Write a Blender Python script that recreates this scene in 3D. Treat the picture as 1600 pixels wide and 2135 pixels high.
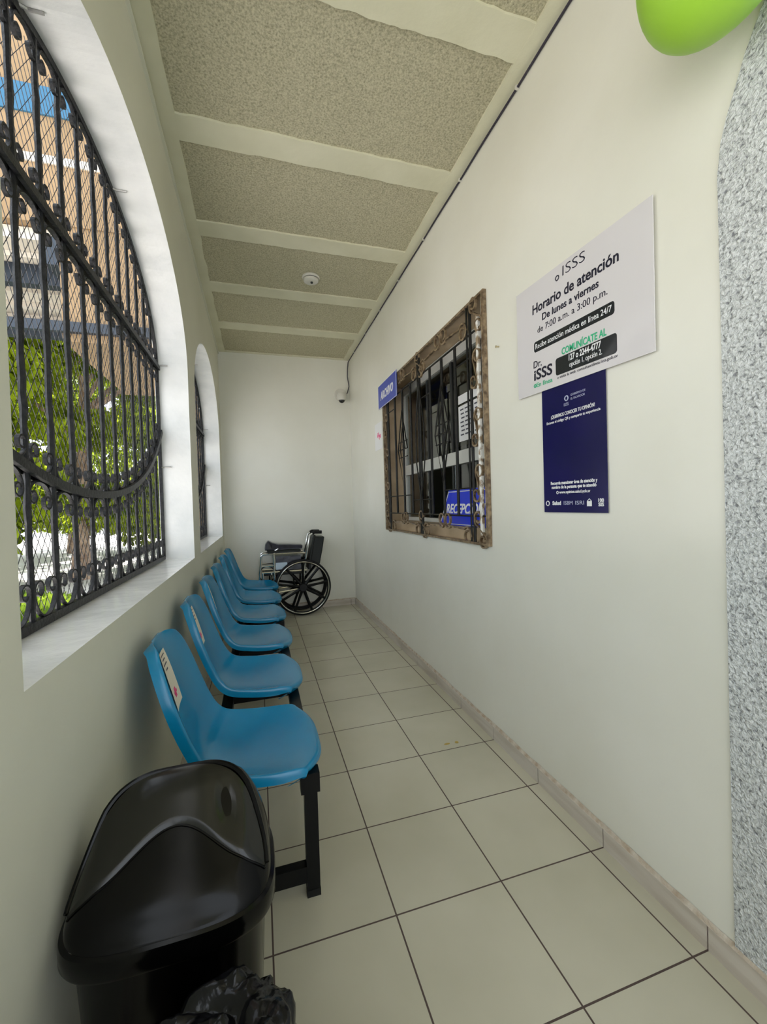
import bpy, bmesh, math, random
import numpy as np
from mathutils import Vector, Matrix, noise
random.seed(7)
PI = math.pi
scene = bpy.context.scene
COL = scene.collection
for o in list(bpy.data.objects):
    bpy.data.objects.remove(o)

# ---------------------------------------------------------------- camera
cam_data = bpy.data.cameras.new('camera')
cam_data.sensor_fit = 'HORIZONTAL'
cam_data.sensor_width = 36.0
cam_data.lens = 871.0 / 1600.0 * 36.0
cam_data.clip_start = 0.02
cam = bpy.data.objects.new('camera', cam_data)
COL.objects.link(cam)
_F = Vector((0.2873523, 0.95765037, -0.01828744)).normalized()
_R = Vector((0.95722557, -0.28779548, -0.0298826)).normalized()
_U = _R.cross(_F).normalized()
cam.matrix_world = Matrix(((_R.x, _U.x, -_F.x, 0.0015), (_R.y, _U.y, -_F.y, -0.8018),
                           (_R.z, _U.z, -_F.z, 1.2057), (0, 0, 0, 1)))
scene.camera = cam

# ---------------------------------------------------------------- world, sun, exposure
scene.view_settings.view_transform = 'Standard'
scene.view_settings.look = 'None'
scene.view_settings.gamma = 1.0
scene.view_settings.use_curve_mapping = False
scene.view_settings.exposure = 1.52
try:
    scene.cycles.diffuse_bounces = 7
    scene.cycles.max_bounces = 14
    scene.cycles.transparent_max_bounces = 24
except Exception:
    pass
world = bpy.data.worlds.new('sky')
scene.world = world
world.use_nodes = True
_bg = world.node_tree.nodes['Background']
_bg.inputs['Color'].default_value = (0.86, 0.93, 1.0, 1)
_bg.inputs['Strength'].default_value = 1.0
sun_data = bpy.data.lights.new('sun', 'SUN')
sun_data.energy = 6.0
sun_data.angle = math.radians(0.8)
sun_data.color = (1.0, 0.95, 0.86)
sun = bpy.data.objects.new('sun', sun_data)
COL.objects.link(sun)
sun.rotation_euler = Vector((0.10, 0.33, 1.0)).to_track_quat('Z', 'Y').to_euler()


# ---------------------------------------------------------------- materials
def new_mat(name):
    m = bpy.data.materials.new(name)
    m.use_nodes = True
    nt = m.node_tree
    return m, nt, nt.nodes['Principled BSDF']


def simple(name, col, rough=0.5, metal=0.0, coat=0.0, spec=0.5):
    m, nt, b = new_mat(name)
    b.inputs['Base Color'].default_value = (*col, 1)
    b.inputs['Roughness'].default_value = rough
    b.inputs['Metallic'].default_value = metal
    b.inputs['Coat Weight'].default_value = coat
    b.inputs['Coat Roughness'].default_value = 0.06
    b.inputs['Specular IOR Level'].default_value = spec
    return m


def mottled(name, c1, c2, scale=3.0, rough=0.5, bump=0.0, bscale=40.0, metal=0.0, detail=6.0,
            lo=0.35, hi=0.65, coat=0.0, bdist=0.01, spec=0.5, second=None):
    m, nt, b = new_mat(name)
    N = nt.nodes
    L = nt.links
    tc = N.new('ShaderNodeTexCoord')
    n1 = N.new('ShaderNodeTexNoise')
    n1.inputs['Scale'].default_value = scale
    n1.inputs['Detail'].default_value = detail
    L.new(tc.outputs['Object'], n1.inputs['Vector'])
    r = N.new('ShaderNodeValToRGB')
    r.color_ramp.elements[0].position = lo
    r.color_ramp.elements[0].color = (*c1, 1)
    r.color_ramp.elements[1].position = hi
    r.color_ramp.elements[1].color = (*c2, 1)
    L.new(n1.outputs['Fac'], r.inputs['Fac'])
    L.new(r.outputs['Color'], b.inputs['Base Color'])
    b.inputs['Roughness'].default_value = rough
    b.inputs['Metallic'].default_value = metal
    b.inputs['Coat Weight'].default_value = coat
    b.inputs['Specular IOR Level'].default_value = spec
    if bump > 0:
        n2 = N.new('ShaderNodeTexNoise')
        n2.inputs['Scale'].default_value = bscale
        n2.inputs['Detail'].default_value = 5
        L.new(tc.outputs['Object'], n2.inputs['Vector'])
        bp = N.new('ShaderNodeBump')
        bp.inputs['Strength'].default_value = bump
        bp.inputs['Distance'].default_value = bdist
        L.new(n2.outputs['Fac'], bp.inputs['Height'])
        L.new(bp.outputs['Normal'], b.inputs['Normal'])
    return m


def mat_tiles():
    m, nt, b = new_mat('floor_tile')
    N = nt.nodes
    L = nt.links
    tc = N.new('ShaderNodeTexCoord')
    sep = N.new('ShaderNodeSeparateXYZ')
    L.new(tc.outputs['Object'], sep.inputs[0])

    def math_(op, a, v=None):
        n = N.new('ShaderNodeMath')
        n.operation = op
        if isinstance(a, float):
            n.inputs[0].default_value = a
        else:
            L.new(a, n.inputs[0])
        if v is not None:
            if isinstance(v, float):
                n.inputs[1].default_value = v
            else:
                L.new(v, n.inputs[1])
        return n.outputs[0]
    masks = []
    cells = []
    for ax in ('X', 'Y'):
        d = math_('DIVIDE', sep.outputs[ax], 0.35)
        cells.append(math_('ROUND', math_('ADD', d, 0.5)))
        f = math_('FRACT', math_('ADD', d, 0.5))
        a = math_('ABSOLUTE', math_('SUBTRACT', f, 0.5))
        masks.append(math_('LESS_THAN', a, 0.0068))
    mask = math_('MAXIMUM', masks[0], masks[1])
    n1 = N.new('ShaderNodeTexNoise')
    n1.inputs['Scale'].default_value = 2.2
    n1.inputs['Detail'].default_value = 4
    L.new(tc.outputs['Object'], n1.inputs['Vector'])
    r = N.new('ShaderNodeValToRGB')
    r.color_ramp.elements[0].position = 0.3
    r.color_ramp.elements[0].color = (0.475, 0.45, 0.345, 1)
    r.color_ramp.elements[1].position = 0.7
    r.color_ramp.elements[1].color = (0.56, 0.53, 0.42, 1)
    L.new(n1.outputs['Fac'], r.inputs['Fac'])
    # a little difference from tile to tile
    comb = N.new('ShaderNodeCombineXYZ')
    L.new(cells[0], comb.inputs[0])
    L.new(cells[1], comb.inputs[1])
    wn = N.new('ShaderNodeTexWhiteNoise')
    L.new(comb.outputs[0], wn.inputs['Vector'])
    v = math_('ADD', math_('MULTIPLY', wn.outputs['Value'], 0.06), 0.96)
    mv = N.new('ShaderNodeMix')
    mv.data_type = 'RGBA'
    mv.blend_type = 'MULTIPLY'
    mv.inputs['Factor'].default_value = 1
    L.new(r.outputs['Color'], mv.inputs['A'])
    cc = N.new('ShaderNodeCombineColor')
    for i in range(3):
        L.new(v, cc.inputs[i])
    L.new(cc.outputs[0], mv.inputs['B'])
    mix = N.new('ShaderNodeMix')
    mix.data_type = 'RGBA'
    L.new(mask, mix.inputs['Factor'])
    L.new(mv.outputs['Result'], mix.inputs['A'])
    mix.inputs['B'].default_value = (0.075, 0.05, 0.042, 1)
    L.new(mix.outputs['Result'], b.inputs['Base Color'])
    rr = math_('ADD', math_('MULTIPLY', mask, 0.5), 0.24)
    L.new(rr, b.inputs['Roughness'])
    inv = math_('SUBTRACT', 1.0, mask)
    bp = N.new('ShaderNodeBump')
    bp.inputs['Strength'].default_value = 0.35
    bp.inputs['Distance'].default_value = 0.002
    L.new(inv, bp.inputs['Height'])
    L.new(bp.outputs['Normal'], b.inputs['Normal'])
    return m


def mat_base():
    m, nt, b = new_mat('skirting_tile')
    N = nt.nodes
    L = nt.links
    tc = N.new('ShaderNodeTexCoord')
    mp = N.new('ShaderNodeMapping')
    mp.inputs['Scale'].default_value = (6, 3, 28)
    L.new(tc.outputs['Object'], mp.inputs['Vector'])
    n1 = N.new('ShaderNodeTexNoise')
    n1.inputs['Scale'].default_value = 1.0
    n1.inputs['Detail'].default_value = 6
    L.new(mp.outputs[0], n1.inputs['Vector'])
    r = N.new('ShaderNodeValToRGB')
    r.color_ramp.elements[0].position = 0.32
    r.color_ramp.elements[0].color = (0.46, 0.40, 0.33, 1)
    r.color_ramp.elements[1].position = 0.6
    r.color_ramp.elements[1].color = (0.58, 0.53, 0.46, 1)
    L.new(n1.outputs['Fac'], r.inputs['Fac'])
    L.new(r.outputs['Color'], b.inputs['Base Color'])
    b.inputs['Roughness'].default_value = 0.4
    return m


def mat_popcorn():
    m, nt, b = new_mat('rough_ceiling_panel')
    N = nt.nodes
    L = nt.links
    tc = N.new('ShaderNodeTexCoord')
    n1 = N.new('ShaderNodeTexNoise')
    n1.inputs['Scale'].default_value = 120
    n1.inputs['Detail'].default_value = 7
    n1.inputs['Roughness'].default_value = 0.7
    L.new(tc.outputs['Object'], n1.inputs['Vector'])
    r = N.new('ShaderNodeValToRGB')
    e = r.color_ramp.elements
    e[0].position = 0.28
    e[0].color = (0.22, 0.20, 0.12, 1)
    e[1].position = 0.52
    e[1].color = (0.54, 0.505, 0.35, 1)
    k = e.new(0.70)
    k.color = (0.70, 0.66, 0.47, 1)
    L.new(n1.outputs['Fac'], r.inputs['Fac'])
    L.new(r.outputs['Color'], b.inputs['Base Color'])
    b.inputs['Roughness'].default_value = 0.95
    bp = N.new('ShaderNodeBump')
    bp.inputs['Strength'].default_value = 0.7
    bp.inputs['Distance'].default_value = 0.009
    L.new(n1.outputs['Fac'], bp.inputs['Height'])
    L.new(bp.outputs['Normal'], b.inputs['Normal'])
    return m


def mat_roughwall():
    m, nt, b = new_mat('rough_cast_plaster')
    N = nt.nodes
    L = nt.links
    tc = N.new('ShaderNodeTexCoord')
    n1 = N.new('ShaderNodeTexNoise')
    n1.inputs['Scale'].default_value = 125
    n1.inputs['Detail'].default_value = 4
    n1.inputs['Distortion'].default_value = 0.6
    L.new(tc.outputs['Object'], n1.inputs['Vector'])
    r = N.new('ShaderNodeValToRGB')
    e = r.color_ramp.elements
    e[0].position = 0.30
    e[0].color = (0.20, 0.205, 0.22, 1)
    e[1].position = 0.44
    e[1].color = (0.56, 0.58, 0.57, 1)
    k = e.new(0.6)
    k.color = (0.74, 0.76, 0.75, 1)
    L.new(n1.outputs['Fac'], r.inputs['Fac'])
    L.new(r.outputs['Color'], b.inputs['Base Color'])
    b.inputs['Roughness'].default_value = 0.7
    bp = N.new('ShaderNodeBump')
    bp.inputs['Strength'].default_value = 1.0
    bp.inputs['Distance'].default_value = 0.012
    L.new(n1.outputs['Fac'], bp.inputs['Height'])
    L.new(bp.outputs['Normal'], b.inputs['Normal'])
    return m


def mat_leaf(name, c1, c2, trans=0.55):
    m = bpy.data.materials.new(name)
    m.use_nodes = True
    nt = m.node_tree
    N = nt.nodes
    L = nt.links
    N.clear()
    out = N.new('ShaderNodeOutputMaterial')
    d = N.new('ShaderNodeBsdfDiffuse')
    t = N.new('ShaderNodeBsdfTranslucent')
    mx = N.new('ShaderNodeMixShader')
    mx.inputs[0].default_value = trans
    tc = N.new('ShaderNodeTexCoord')
    n1 = N.new('ShaderNodeTexNoise')
    n1.inputs['Scale'].default_value = 2.5
    n1.inputs['Detail'].default_value = 5
    L.new(tc.outputs['Object'], n1.inputs['Vector'])
    r = N.new('ShaderNodeValToRGB')
    r.color_ramp.elements[0].position = 0.35
    r.color_ramp.elements[0].color = (*c1, 1)
    r.color_ramp.elements[1].position = 0.65
    r.color_ramp.elements[1].color = (*c2, 1)
    L.new(n1.outputs['Fac'], r.inputs['Fac'])
    L.new(r.outputs['Color'], d.inputs['Color'])
    L.new(r.outputs['Color'], t.inputs['Color'])
    L.new(d.outputs[0], mx.inputs[1])
    L.new(t.outputs[0], mx.inputs[2])
    L.new(mx.outputs[0], out.inputs['Surface'])
    return m


M = {}
M['tile'] = mat_tiles()
M['base'] = mat_base()
M['mortar'] = mottled('mortar', (0.42, 0.33, 0.24), (0.60, 0.54, 0.45), 30, 0.9, 0.4, 120)
M['joint'] = simple('joint', (0.16, 0.12, 0.11), 0.9)
M['popcorn'] = mat_popcorn()
M['rough'] = mat_roughwall()
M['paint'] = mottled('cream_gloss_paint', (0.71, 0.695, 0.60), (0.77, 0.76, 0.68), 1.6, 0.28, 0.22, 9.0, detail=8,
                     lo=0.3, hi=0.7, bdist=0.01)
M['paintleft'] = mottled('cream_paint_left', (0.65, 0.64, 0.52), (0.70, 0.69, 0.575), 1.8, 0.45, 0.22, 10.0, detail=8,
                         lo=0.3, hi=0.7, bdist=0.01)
M['reveal'] = mottled('white_reveal_paint', (0.78, 0.79, 0.78), (0.90, 0.90, 0.88), 5.0, 0.16, 0.30, 11.0, detail=9,
                      lo=0.33, hi=0.6, bdist=0.012)
M['rib'] = mottled('ceiling_rib_paint', (0.64, 0.62, 0.45), (0.70, 0.68, 0.51), 4.0, 0.6, 0.15, 30)
M['iron'] = mottled('black_wrought_iron', (0.003, 0.003, 0.004), (0.014, 0.015, 0.016), 60, 0.45, 0.5, 90, bdist=0.004, spec=0.3)
M['wire'] = simple('mesh_wire', (0.02, 0.02, 0.022), 0.5)
M['rust'] = mottled('rusty_steel', (0.10, 0.055, 0.03), (0.30, 0.27, 0.24), 45, 0.6, 0.2, 60)
M['steel'] = simple('anchor_steel', (0.55, 0.54, 0.52), 0.35, 0.7)
M['chairblue'] = mottled('blue_fibreglass', (0.002, 0.185, 0.37), (0.004, 0.215, 0.42), 5, 0.23, 0.0, spec=0.55)
M['bench'] = simple('black_bench_steel', (0.002, 0.002, 0.002), 0.4, spec=0.22)
M['paper'] = simple('cream_paper', (0.78, 0.72, 0.58), 0.5)
M['ink'] = simple('ink', (0.06, 0.06, 0.08), 0.6)
M['pink'] = simple('pink_ink', (0.75, 0.06, 0.22), 0.6)
M['binblack'] = simple('bin_plastic', (0.001, 0.001, 0.001), 0.17, spec=0.2)
M['binflap'] = simple('bin_flap_plastic', (0.009, 0.009, 0.007), 0.18, spec=0.42)
M['bag'] = mottled('black_bag_film', (0.001, 0.001, 0.002), (0.003, 0.004, 0.006), 9, 0.2, 0.5, 9, bdist=0.02, spec=0.35)
M['chrome'] = simple('chrome', (0.75, 0.75, 0.72), 0.16, 1.0)
M['rubber'] = simple('rubber', (0.005, 0.005, 0.005), 0.55, spec=0.3)
M['mag'] = simple('black_wheel_plastic', (0.003, 0.003, 0.003), 0.4, spec=0.25)
M['vinyl'] = simple('black_vinyl', (0.006, 0.008, 0.006), 0.42, spec=0.3)
M['vinylnavy'] = mottled('navy_vinyl', (0.006, 0.007, 0.014), (0.02, 0.022, 0.04), 14, 0.28, 0.5, 18)
M['label'] = simple('pale_blue_label', (0.55, 0.66, 0.78), 0.5)
M['grillepaint'] = mottled('brown_worn_paint', (0.085, 0.05, 0.025), (0.30, 0.22, 0.13), 38, 0.4, 0.3, 50)
M['grilledark'] = mottled('dark_iron_paint', (0.003, 0.003, 0.002), (0.012, 0.010, 0.008), 30, 0.45, 0.2, 50, spec=0.25)
M['tan'] = mottled('tan_reveal_paint', (0.42, 0.31, 0.19), (0.52, 0.40, 0.26), 6, 0.5, 0.2, 20)
M['worn'] = mottled('worn_white_paint', (0.30, 0.22, 0.14), (0.80, 0.79, 0.74), 22, 0.35, 0.2, 40, lo=0.42, hi=0.52)
M['alu'] = simple('white_aluminium', (0.62, 0.62, 0.58), 0.35, 0.2)
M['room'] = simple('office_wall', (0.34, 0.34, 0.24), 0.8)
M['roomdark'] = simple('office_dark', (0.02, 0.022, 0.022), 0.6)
M['blue'] = simple('sign_blue', (0.028, 0.058, 0.40), 0.35)
M['bluebright'] = simple('sign_bright_blue', (0.004, 0.03, 0.62), 0.3)
M['navy'] = mottled('poster_navy', (0.0035, 0.0035, 0.055), (0.006, 0.004, 0.075), 4, 0.2, spec=0.35)
M['white'] = simple('white_print', (0.80, 0.80, 0.80), 0.4)
M['whitedim'] = simple('grey_print', (0.42, 0.44, 0.58), 0.4)
M['board'] = simple('board_white', (0.66, 0.635, 0.64), 0.14, coat=0.6)
M['boardink'] = simple('board_ink', (0.012, 0.012, 0.028), 0.3)
M['boardblack'] = simple('board_black', (0.007, 0.010, 0.016), 0.15, coat=0.6)
M['greenink'] = simple('green_ink', (0.02, 0.42, 0.20), 0.4)
M['balloon'] = simple('green_balloon', (0.33, 0.60, 0.045), 0.42)
M['balloon2'] = simple('olive_balloon', (0.22, 0.36, 0.03), 0.42)
M['plasticwhite'] = simple('white_plastic', (0.62, 0.60, 0.53), 0.4)
M['lens'] = simple('camera_lens', (0.01, 0.01, 0.01), 0.1)
M['cable'] = simple('black_cable', (0.03, 0.025, 0.04), 0.5)
M['stain'] = simple('yellow_stain', (0.45, 0.32, 0.08), 0.5)
M['brass'] = simple('brass_nail', (0.5, 0.42, 0.25), 0.4, 0.6)
M['concrete'] = mottled('pale_pavement', (0.58, 0.56, 0.56), (0.70, 0.68, 0.70), 0.8, 0.9)
M['grass'] = mat_leaf('grass_blades', (0.10, 0.19, 0.02), (0.30, 0.40, 0.05), 0.4)
M['leaf1'] = mat_leaf('tree_leaf', (0.07, 0.11, 0.010), (0.46, 0.56, 0.035), 0.6)
M['leaf2'] = mat_leaf('far_tree_leaf', (0.06, 0.09, 0.012), (0.34, 0.42, 0.04), 0.55)
M['bark'] = mottled('bark', (0.16, 0.10, 0.07), (0.42, 0.30, 0.22), 6, 0.9, 0.6, 12, bdist=0.03)
M['annex'] = mottled('tan_annex_wall', (0.24, 0.155, 0.075), (0.31, 0.205, 0.11), 1.2, 0.8, 0.1, 20)
M['annexblue'] = simple('annex_blue', (0.025, 0.12, 0.22), 0.6)
M['annexwhite'] = simple('annex_white', (0.55, 0.50, 0.42), 0.6)
M['steelblue'] = simple('beam_blue_grey', (0.02, 0.03, 0.045), 0.5)
M['boundary'] = simple('white_boundary', (0.8, 0.8, 0.8), 0.8)

mg = bpy.data.materials.new('window_glass')
mg.use_nodes = True
_b = mg.node_tree.nodes['Principled BSDF']
_b.inputs['Base Color'].default_value = (0.85, 0.9, 0.88, 1)
_b.inputs['Roughness'].default_value = 0.02
_b.inputs['Transmission Weight'].default_value = 1.0
_b.inputs['IOR'].default_value = 1.5
M['glass'] = mg


# ---------------------------------------------------------------- helpers
def mesh_obj(name, verts, faces, mats, parent=None, smooth=False, fm=None):
    me = bpy.data.meshes.new(name)
    me.from_pydata([tuple(v) for v in verts], [], faces)
    if not isinstance(mats, (list, tuple)):
        mats = [mats]
    for m in mats:
        me.materials.append(m)
    if fm is not None:
        for p, i in zip(me.polygons, fm):
            p.material_index = i
    if smooth:
        for p in me.polygons:
            p.use_smooth = True
    me.update()
    o = bpy.data.objects.new(name, me)
    COL.objects.link(o)
    if parent is not None:
        o.parent = parent
    return o


class MB:
    """collects shapes for ONE mesh object"""
    def __init__(self):
        self.v = []
        self.f = []
        self.m = []
        self.mi = 0

    def add(self, verts, faces):
        n = len(self.v)
        self.v += [Vector(p) for p in verts]
        for f in faces:
            self.f.append([i + n for i in f])
            self.m.append(self.mi)
        return self

    def box(self, x0, x1, y0, y1, z0, z1):
        vs = [(x, y, z) for x in (x0, x1) for y in (y0, y1) for z in (z0, z1)]
        fs = [(0, 1, 3, 2), (4, 6, 7, 5), (0, 4, 5, 1), (2, 3, 7, 6), (0, 2, 6, 4), (1, 5, 7, 3)]
        return self.add(vs, fs)

    def tube(self, pts, r, n=8, caps=True, flat=None):
        """round tube along a polyline; r number or list; flat=(a,b) gives an a x b section"""
        pts = [Vector(p) for p in pts]
        k = len(pts)
        rs = r if isinstance(r, (list, tuple)) else [r] * k
        prev = None
        rings = []
        for i in range(k):
            if i == 0:
                d = pts[1] - pts[0]
            elif i == k - 1:
                d = pts[-1] - pts[-2]
            else:
                d = (pts[i + 1] - pts[i]).normalized() + (pts[i] - pts[i - 1]).normalized()
            d.normalize()
            if prev is None:
                a = Vector((0, 0, 1)) if abs(d.z) < 0.9 else Vector((1, 0, 0))
                u = d.cross(a).normalized()
            else:
                u = (prev - d * prev.dot(d)).normalized()
            prev = u
            w = d.cross(u)
            if flat:
                ring = [pts[i] + u * (flat[0] * c) + w * (flat[1] * s) for c, s in ((-.5, -.5), (.5, -.5), (.5, .5), (-.5, .5))]
            else:
                ring = [pts[i] + (u * math.cos(2 * PI * j / n) + w * math.sin(2 * PI * j / n)) * rs[i] for j in range(n)]
            rings.append(ring)
        nn = len(rings[0])
        vs = [p for ring in rings for p in ring]
        fs = []
        for i in range(k - 1):
            for j in range(nn):
                fs.append((i * nn + j, i * nn + (j + 1) % nn, (i + 1) * nn + (j + 1) % nn, (i + 1) * nn + j))
        if caps:
            fs.append(tuple(range(nn))[::-1])
            fs.append(tuple(range((k - 1) * nn, k * nn)))
        return self.add(vs, fs)

    def lathe(self, prof, c, axis='Z', n=32):
        """prof list of (r, h) about an axis through c"""
        vs = []
        for r, h in prof:
            for j in range(n):
                a = 2 * PI * j / n
                p = {'Z': (r * math.cos(a), r * math.sin(a), h), 'Y': (r * math.cos(a), h, r * math.sin(a)),
                     'X': (h, r * math.cos(a), r * math.sin(a))}[axis]
                vs.append(Vector(p) + Vector(c))
        fs = []
        for i in range(len(prof) - 1):
            for j in range(n):
                fs.append((i * n + j, i * n + (j + 1) % n, (i + 1) * n + (j + 1) % n, (i + 1) * n + j))
        return self.add(vs, fs)

    def torus(self, c, R, r, axis='Y', n=48, k=8):
        prof = [(R + r * math.cos(2 * PI * i / k), r * math.sin(2 * PI * i / k)) for i in range(k + 1)]
        return self.lathe(prof, c, axis, n)

    def build(self, name, mats, parent=None, smooth=False, bevel=0.0):
        o = mesh_obj(name, self.v, self.f, mats, parent, smooth, self.m)
        bm = bmesh.new()
        bm.from_mesh(o.data)
        bmesh.ops.recalc_face_normals(bm, faces=bm.faces)
        bm.to_mesh(o.data)
        bm.free()
        if bevel > 0:
            md = o.modifiers.new('bevel', 'BEVEL')
            md.width = bevel
            md.segments = 2
            md.limit_method = 'ANGLE'
        if smooth:
            o.data.polygons.foreach_set('use_smooth', [True] * len(o.data.polygons))
            md = o.modifiers.new('split', 'EDGE_SPLIT')
            md.split_angle = math.radians(42)
        return o


def box_obj(name, x0, x1, y0, y1, z0, z1, mat, parent=None, bevel=0.0):
    return MB().box(x0, x1, y0, y1, z0, z1).build(name, mat, parent, False, bevel)


def tag(o, label, cat, group=None):
    o['label'] = label
    o['category'] = cat
    if group:
        o['group'] = group
    return o


def thing(name, label, cat, loc=(0, 0, 0), group=None):
    o = bpy.data.objects.new(name, None)
    o.empty_display_size = 0.1
    COL.objects.link(o)
    o.location = loc
    return tag(o, label, cat, group)


def struct(o):
    o['kind'] = 'structure'
    return o


def at(o, root):
    """child built in world coordinates -> keep it where it is under a root standing elsewhere"""
    o.parent = root
    o.matrix_parent_inverse = Matrix.Translation(-Vector(root.location))
    return o


def text_part(txt, size, M4, mat, parent, bold=0.0, shear=0.0, align='LEFT', width=None, depth=0.0006, space=1.0, name='lettering'):
    cu = bpy.data.curves.new('lettering', 'FONT')
    cu.body = txt
    cu.size = size
    cu.align_x = align
    cu.offset = bold
    cu.shear = shear
    cu.space_character = space
    cu.extrude = depth
    cu.resolution_u = 3
    ob = bpy.data.objects.new('tmp_text', cu)
    COL.objects.link(ob)
    bpy.context.view_layer.update()
    dg = bpy.context.evaluated_depsgraph_get()
    me = bpy.data.meshes.new_from_object(ob.evaluated_get(dg))
    bpy.data.objects.remove(ob)
    n = len(me.vertices)
    co = np.empty(n * 3)
    me.vertices.foreach_get('co', co)
    co = co.reshape(-1, 3)
    if width and n:
        w = co[:, 0].max() - co[:, 0].min()
        if align == 'LEFT':
            co[:, 0] = (co[:, 0] - co[:, 0].min())
        co[:, 0] *= width / w
    me.vertices.foreach_set('co', co.ravel())
    me.transform(M4)
    me.materials.clear()
    me.materials.append(mat)
    o = bpy.data.objects.new(name, me)
    COL.objects.link(o)
    o.parent = parent
    return o


# ================================================================= THE SHELL
XL, XR = -0.3696, 1.112      # inner faces of the two long walls
XO = -0.546                  # outer face of the left wall
YB = 4.185                   # end wall
YN = -2.6                    # where the passage opens behind the camera
ZC = 2.965                   # ceiling

struct(box_obj('floor', XO, XR + 0.9, YN, YB + 0.2, -0.12, 0.0, M['tile']))

fl = bpy.data.objects['floor']
for (cx_, cy_, ra, rb) in ((0.865, 1.095, 0.016, 0.008), (0.918, 1.092, 0.010, 0.010)):
    mb = MB()
    ring_ = [(cx_ + ra * (1 + 0.4 * noise.noise(Vector((k, cx_ * 9, 0)))) * math.cos(k * PI / 8), cy_ + rb * math.sin(k * PI / 8), 0.0006) for k in range(16)]
    mb.add(ring_, [tuple(range(16))])
    mb.build('yellow_stain', M['stain'], fl)

# ceiling: slab with rough panels between smooth ribs
struct(box_obj('ceiling', XO, XR + 0.2, YN, YB + 0.2, ZC + 0.004, ZC + 0.2, M['popcorn']))
ti = 1


def trim(x0, x1, y0, y1, z0, z1, mat, wob=0.0, wobx=0.0):
    """ceiling rib, its long edges slightly uneven"""
    global ti
    n = 60
    vs, fs = [], []
    for i in range(n + 1):
        t = i / n
        if wobx:
            y = y0 + (y1 - y0) * t
            a = x0 + wobx * noise.noise(Vector((y * 9, ti * 3.1, 0)))
            b = x1 + wobx * noise.noise(Vector((y * 9, ti * 3.1, 5)))
            vs += [(a, y, z0), (b, y, z0), (b, y, z1), (a, y, z1)]
        else:
            x = x0 + (x1 - x0) * t
            a = y0 + wob * noise.noise(Vector((x * 22, ti * 3.1, 0)))
            b = y1 + wob * noise.noise(Vector((x * 22, ti * 3.1, 5)))
            vs += [(x, a, z0), (x, b, z0), (x, b, z1), (x, a, z1)]
    for i in range(n):
        for j in range(4):
            k = (j + 1) % 4
            fs.append((i * 4 + j, (i + 1) * 4 + j, (i + 1) * 4 + k, i * 4 + k))
    fs += [(0, 1, 2, 3), (n * 4 + 3, n * 4 + 2, n * 4 + 1, n * 4)]
    mb = MB()
    mb.add(vs, fs)
    o = mb.build('trim_%d' % ti, mat)
    ti += 1
    return struct(o)


for k in range(-4, 5):
    yc = 0.598 + 0.7195 * k
    trim(XL, XR, yc - 0.072, yc + 0.072, ZC - 0.006, ZC + 0.006, M['rib'], wob=0.007)
trim(XL - 0.0, XL + 0.074, YN, YB, ZC - 0.0075, ZC + 0.006, M['rib'], wobx=0.01)
trim(XR - 0.067, XR, YN, YB, ZC - 0.007, ZC + 0.006, M['rib'], wobx=0.008)
trim(XL, XR, YB - 0.03, YB, ZC - 0.008, ZC + 0.006, M['rib'], wob=0.004)
# thin shadow-gap batten where the left wall meets the ceiling
trim(XL - 0.01, XL + 0.012, YN, YB, ZC - 0.034, ZC - 0.022, M['paintleft'], wobx=0.003)

# left wall with arched openings
ARCH = [(0.9555, 0.9490, 2.03, 0.525), (3.08, 0.90, 1.99, 0.545), (-1.40, 0.90, 2.03, 0.525)]
SILL = 0.921


def arch_z(w, y):
    c, hw, zs, b = w
    t = max(0.0, 1 - ((y - c) / hw) ** 2)
    return zs + b * math.sqrt(t)


def arch_ys(w, n=40):
    c, hw = w[0], w[1]
    return [c - hw * math.cos(PI * i / n) for i in range(n + 1)]


def left_wall():
    mb = MB()
    y = YN
    for w in sorted(ARCH, key=lambda a: a[0]):
        y0, y1 = w[0] - w[1], w[0] + w[1]
        for X in (XL, XO):
            mb.mi = 0
            mb.add([(X, y, 0), (X, y0, 0), (X, y0, ZC + 0.01), (X, y, ZC + 0.01)], [(0, 1, 2, 3)])
            mb.add([(X, y0, 0), (X, y1, 0), (X, y1, SILL), (X, y0, SILL)], [(0, 1, 2, 3)])
            ys = arch_ys(w)
            vs = []
            for yy in ys:
                vs += [(X, yy, arch_z(w, yy)), (X, yy, ZC + 0.01)]
            mb.add(vs, [(2 * i, 2 * i + 2, 2 * i + 3, 2 * i + 1) for i in range(len(ys) - 1)])
        # reveal: sill, jambs, soffit
        mb.mi = 1
        loop = [(y0, SILL)] + [(yy, arch_z(w, yy)) for yy in arch_ys(w)] + [(y1, SILL)]
        nseg = 4
        vs = []
        for (yy, zz) in loop:
            for k in range(nseg + 1):
                vs.append((XL + (XO - XL) * k / nseg, yy, zz))
        L = len(loop)
        fs = []
        for i in range(L):
            j = (i + 1) % L
            for k in range(nseg):
                fs.append((i * (nseg + 1) + k, j * (nseg + 1) + k, j * (nseg + 1) + k + 1, i * (nseg + 1) + k + 1))
        mb.add(vs, fs)
        y = y1
    mb.mi = 0
    for X in (XL, XO):
        mb.add([(X, y, 0), (X, YB + 0.2, 0), (X, YB + 0.2, ZC + 0.01), (X, y, ZC + 0.01)], [(0, 1, 2, 3)])
    mb.add([(XL, YN, 0), (XO, YN, 0), (XO, YN, ZC), (XL, YN, ZC)], [(0, 1, 2, 3)])
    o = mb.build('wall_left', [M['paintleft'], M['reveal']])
    return struct(o)


left_wall()
struct(box_obj('wall_back', XO, XR + 0.9, YB, YB + 0.2, 0, ZC + 0.02, M['paint']))

# right wall with the office window opening
WY0, WY1, WZ0, WZ1 = 1.035, 2.77, 0.985, 2.245


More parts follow.
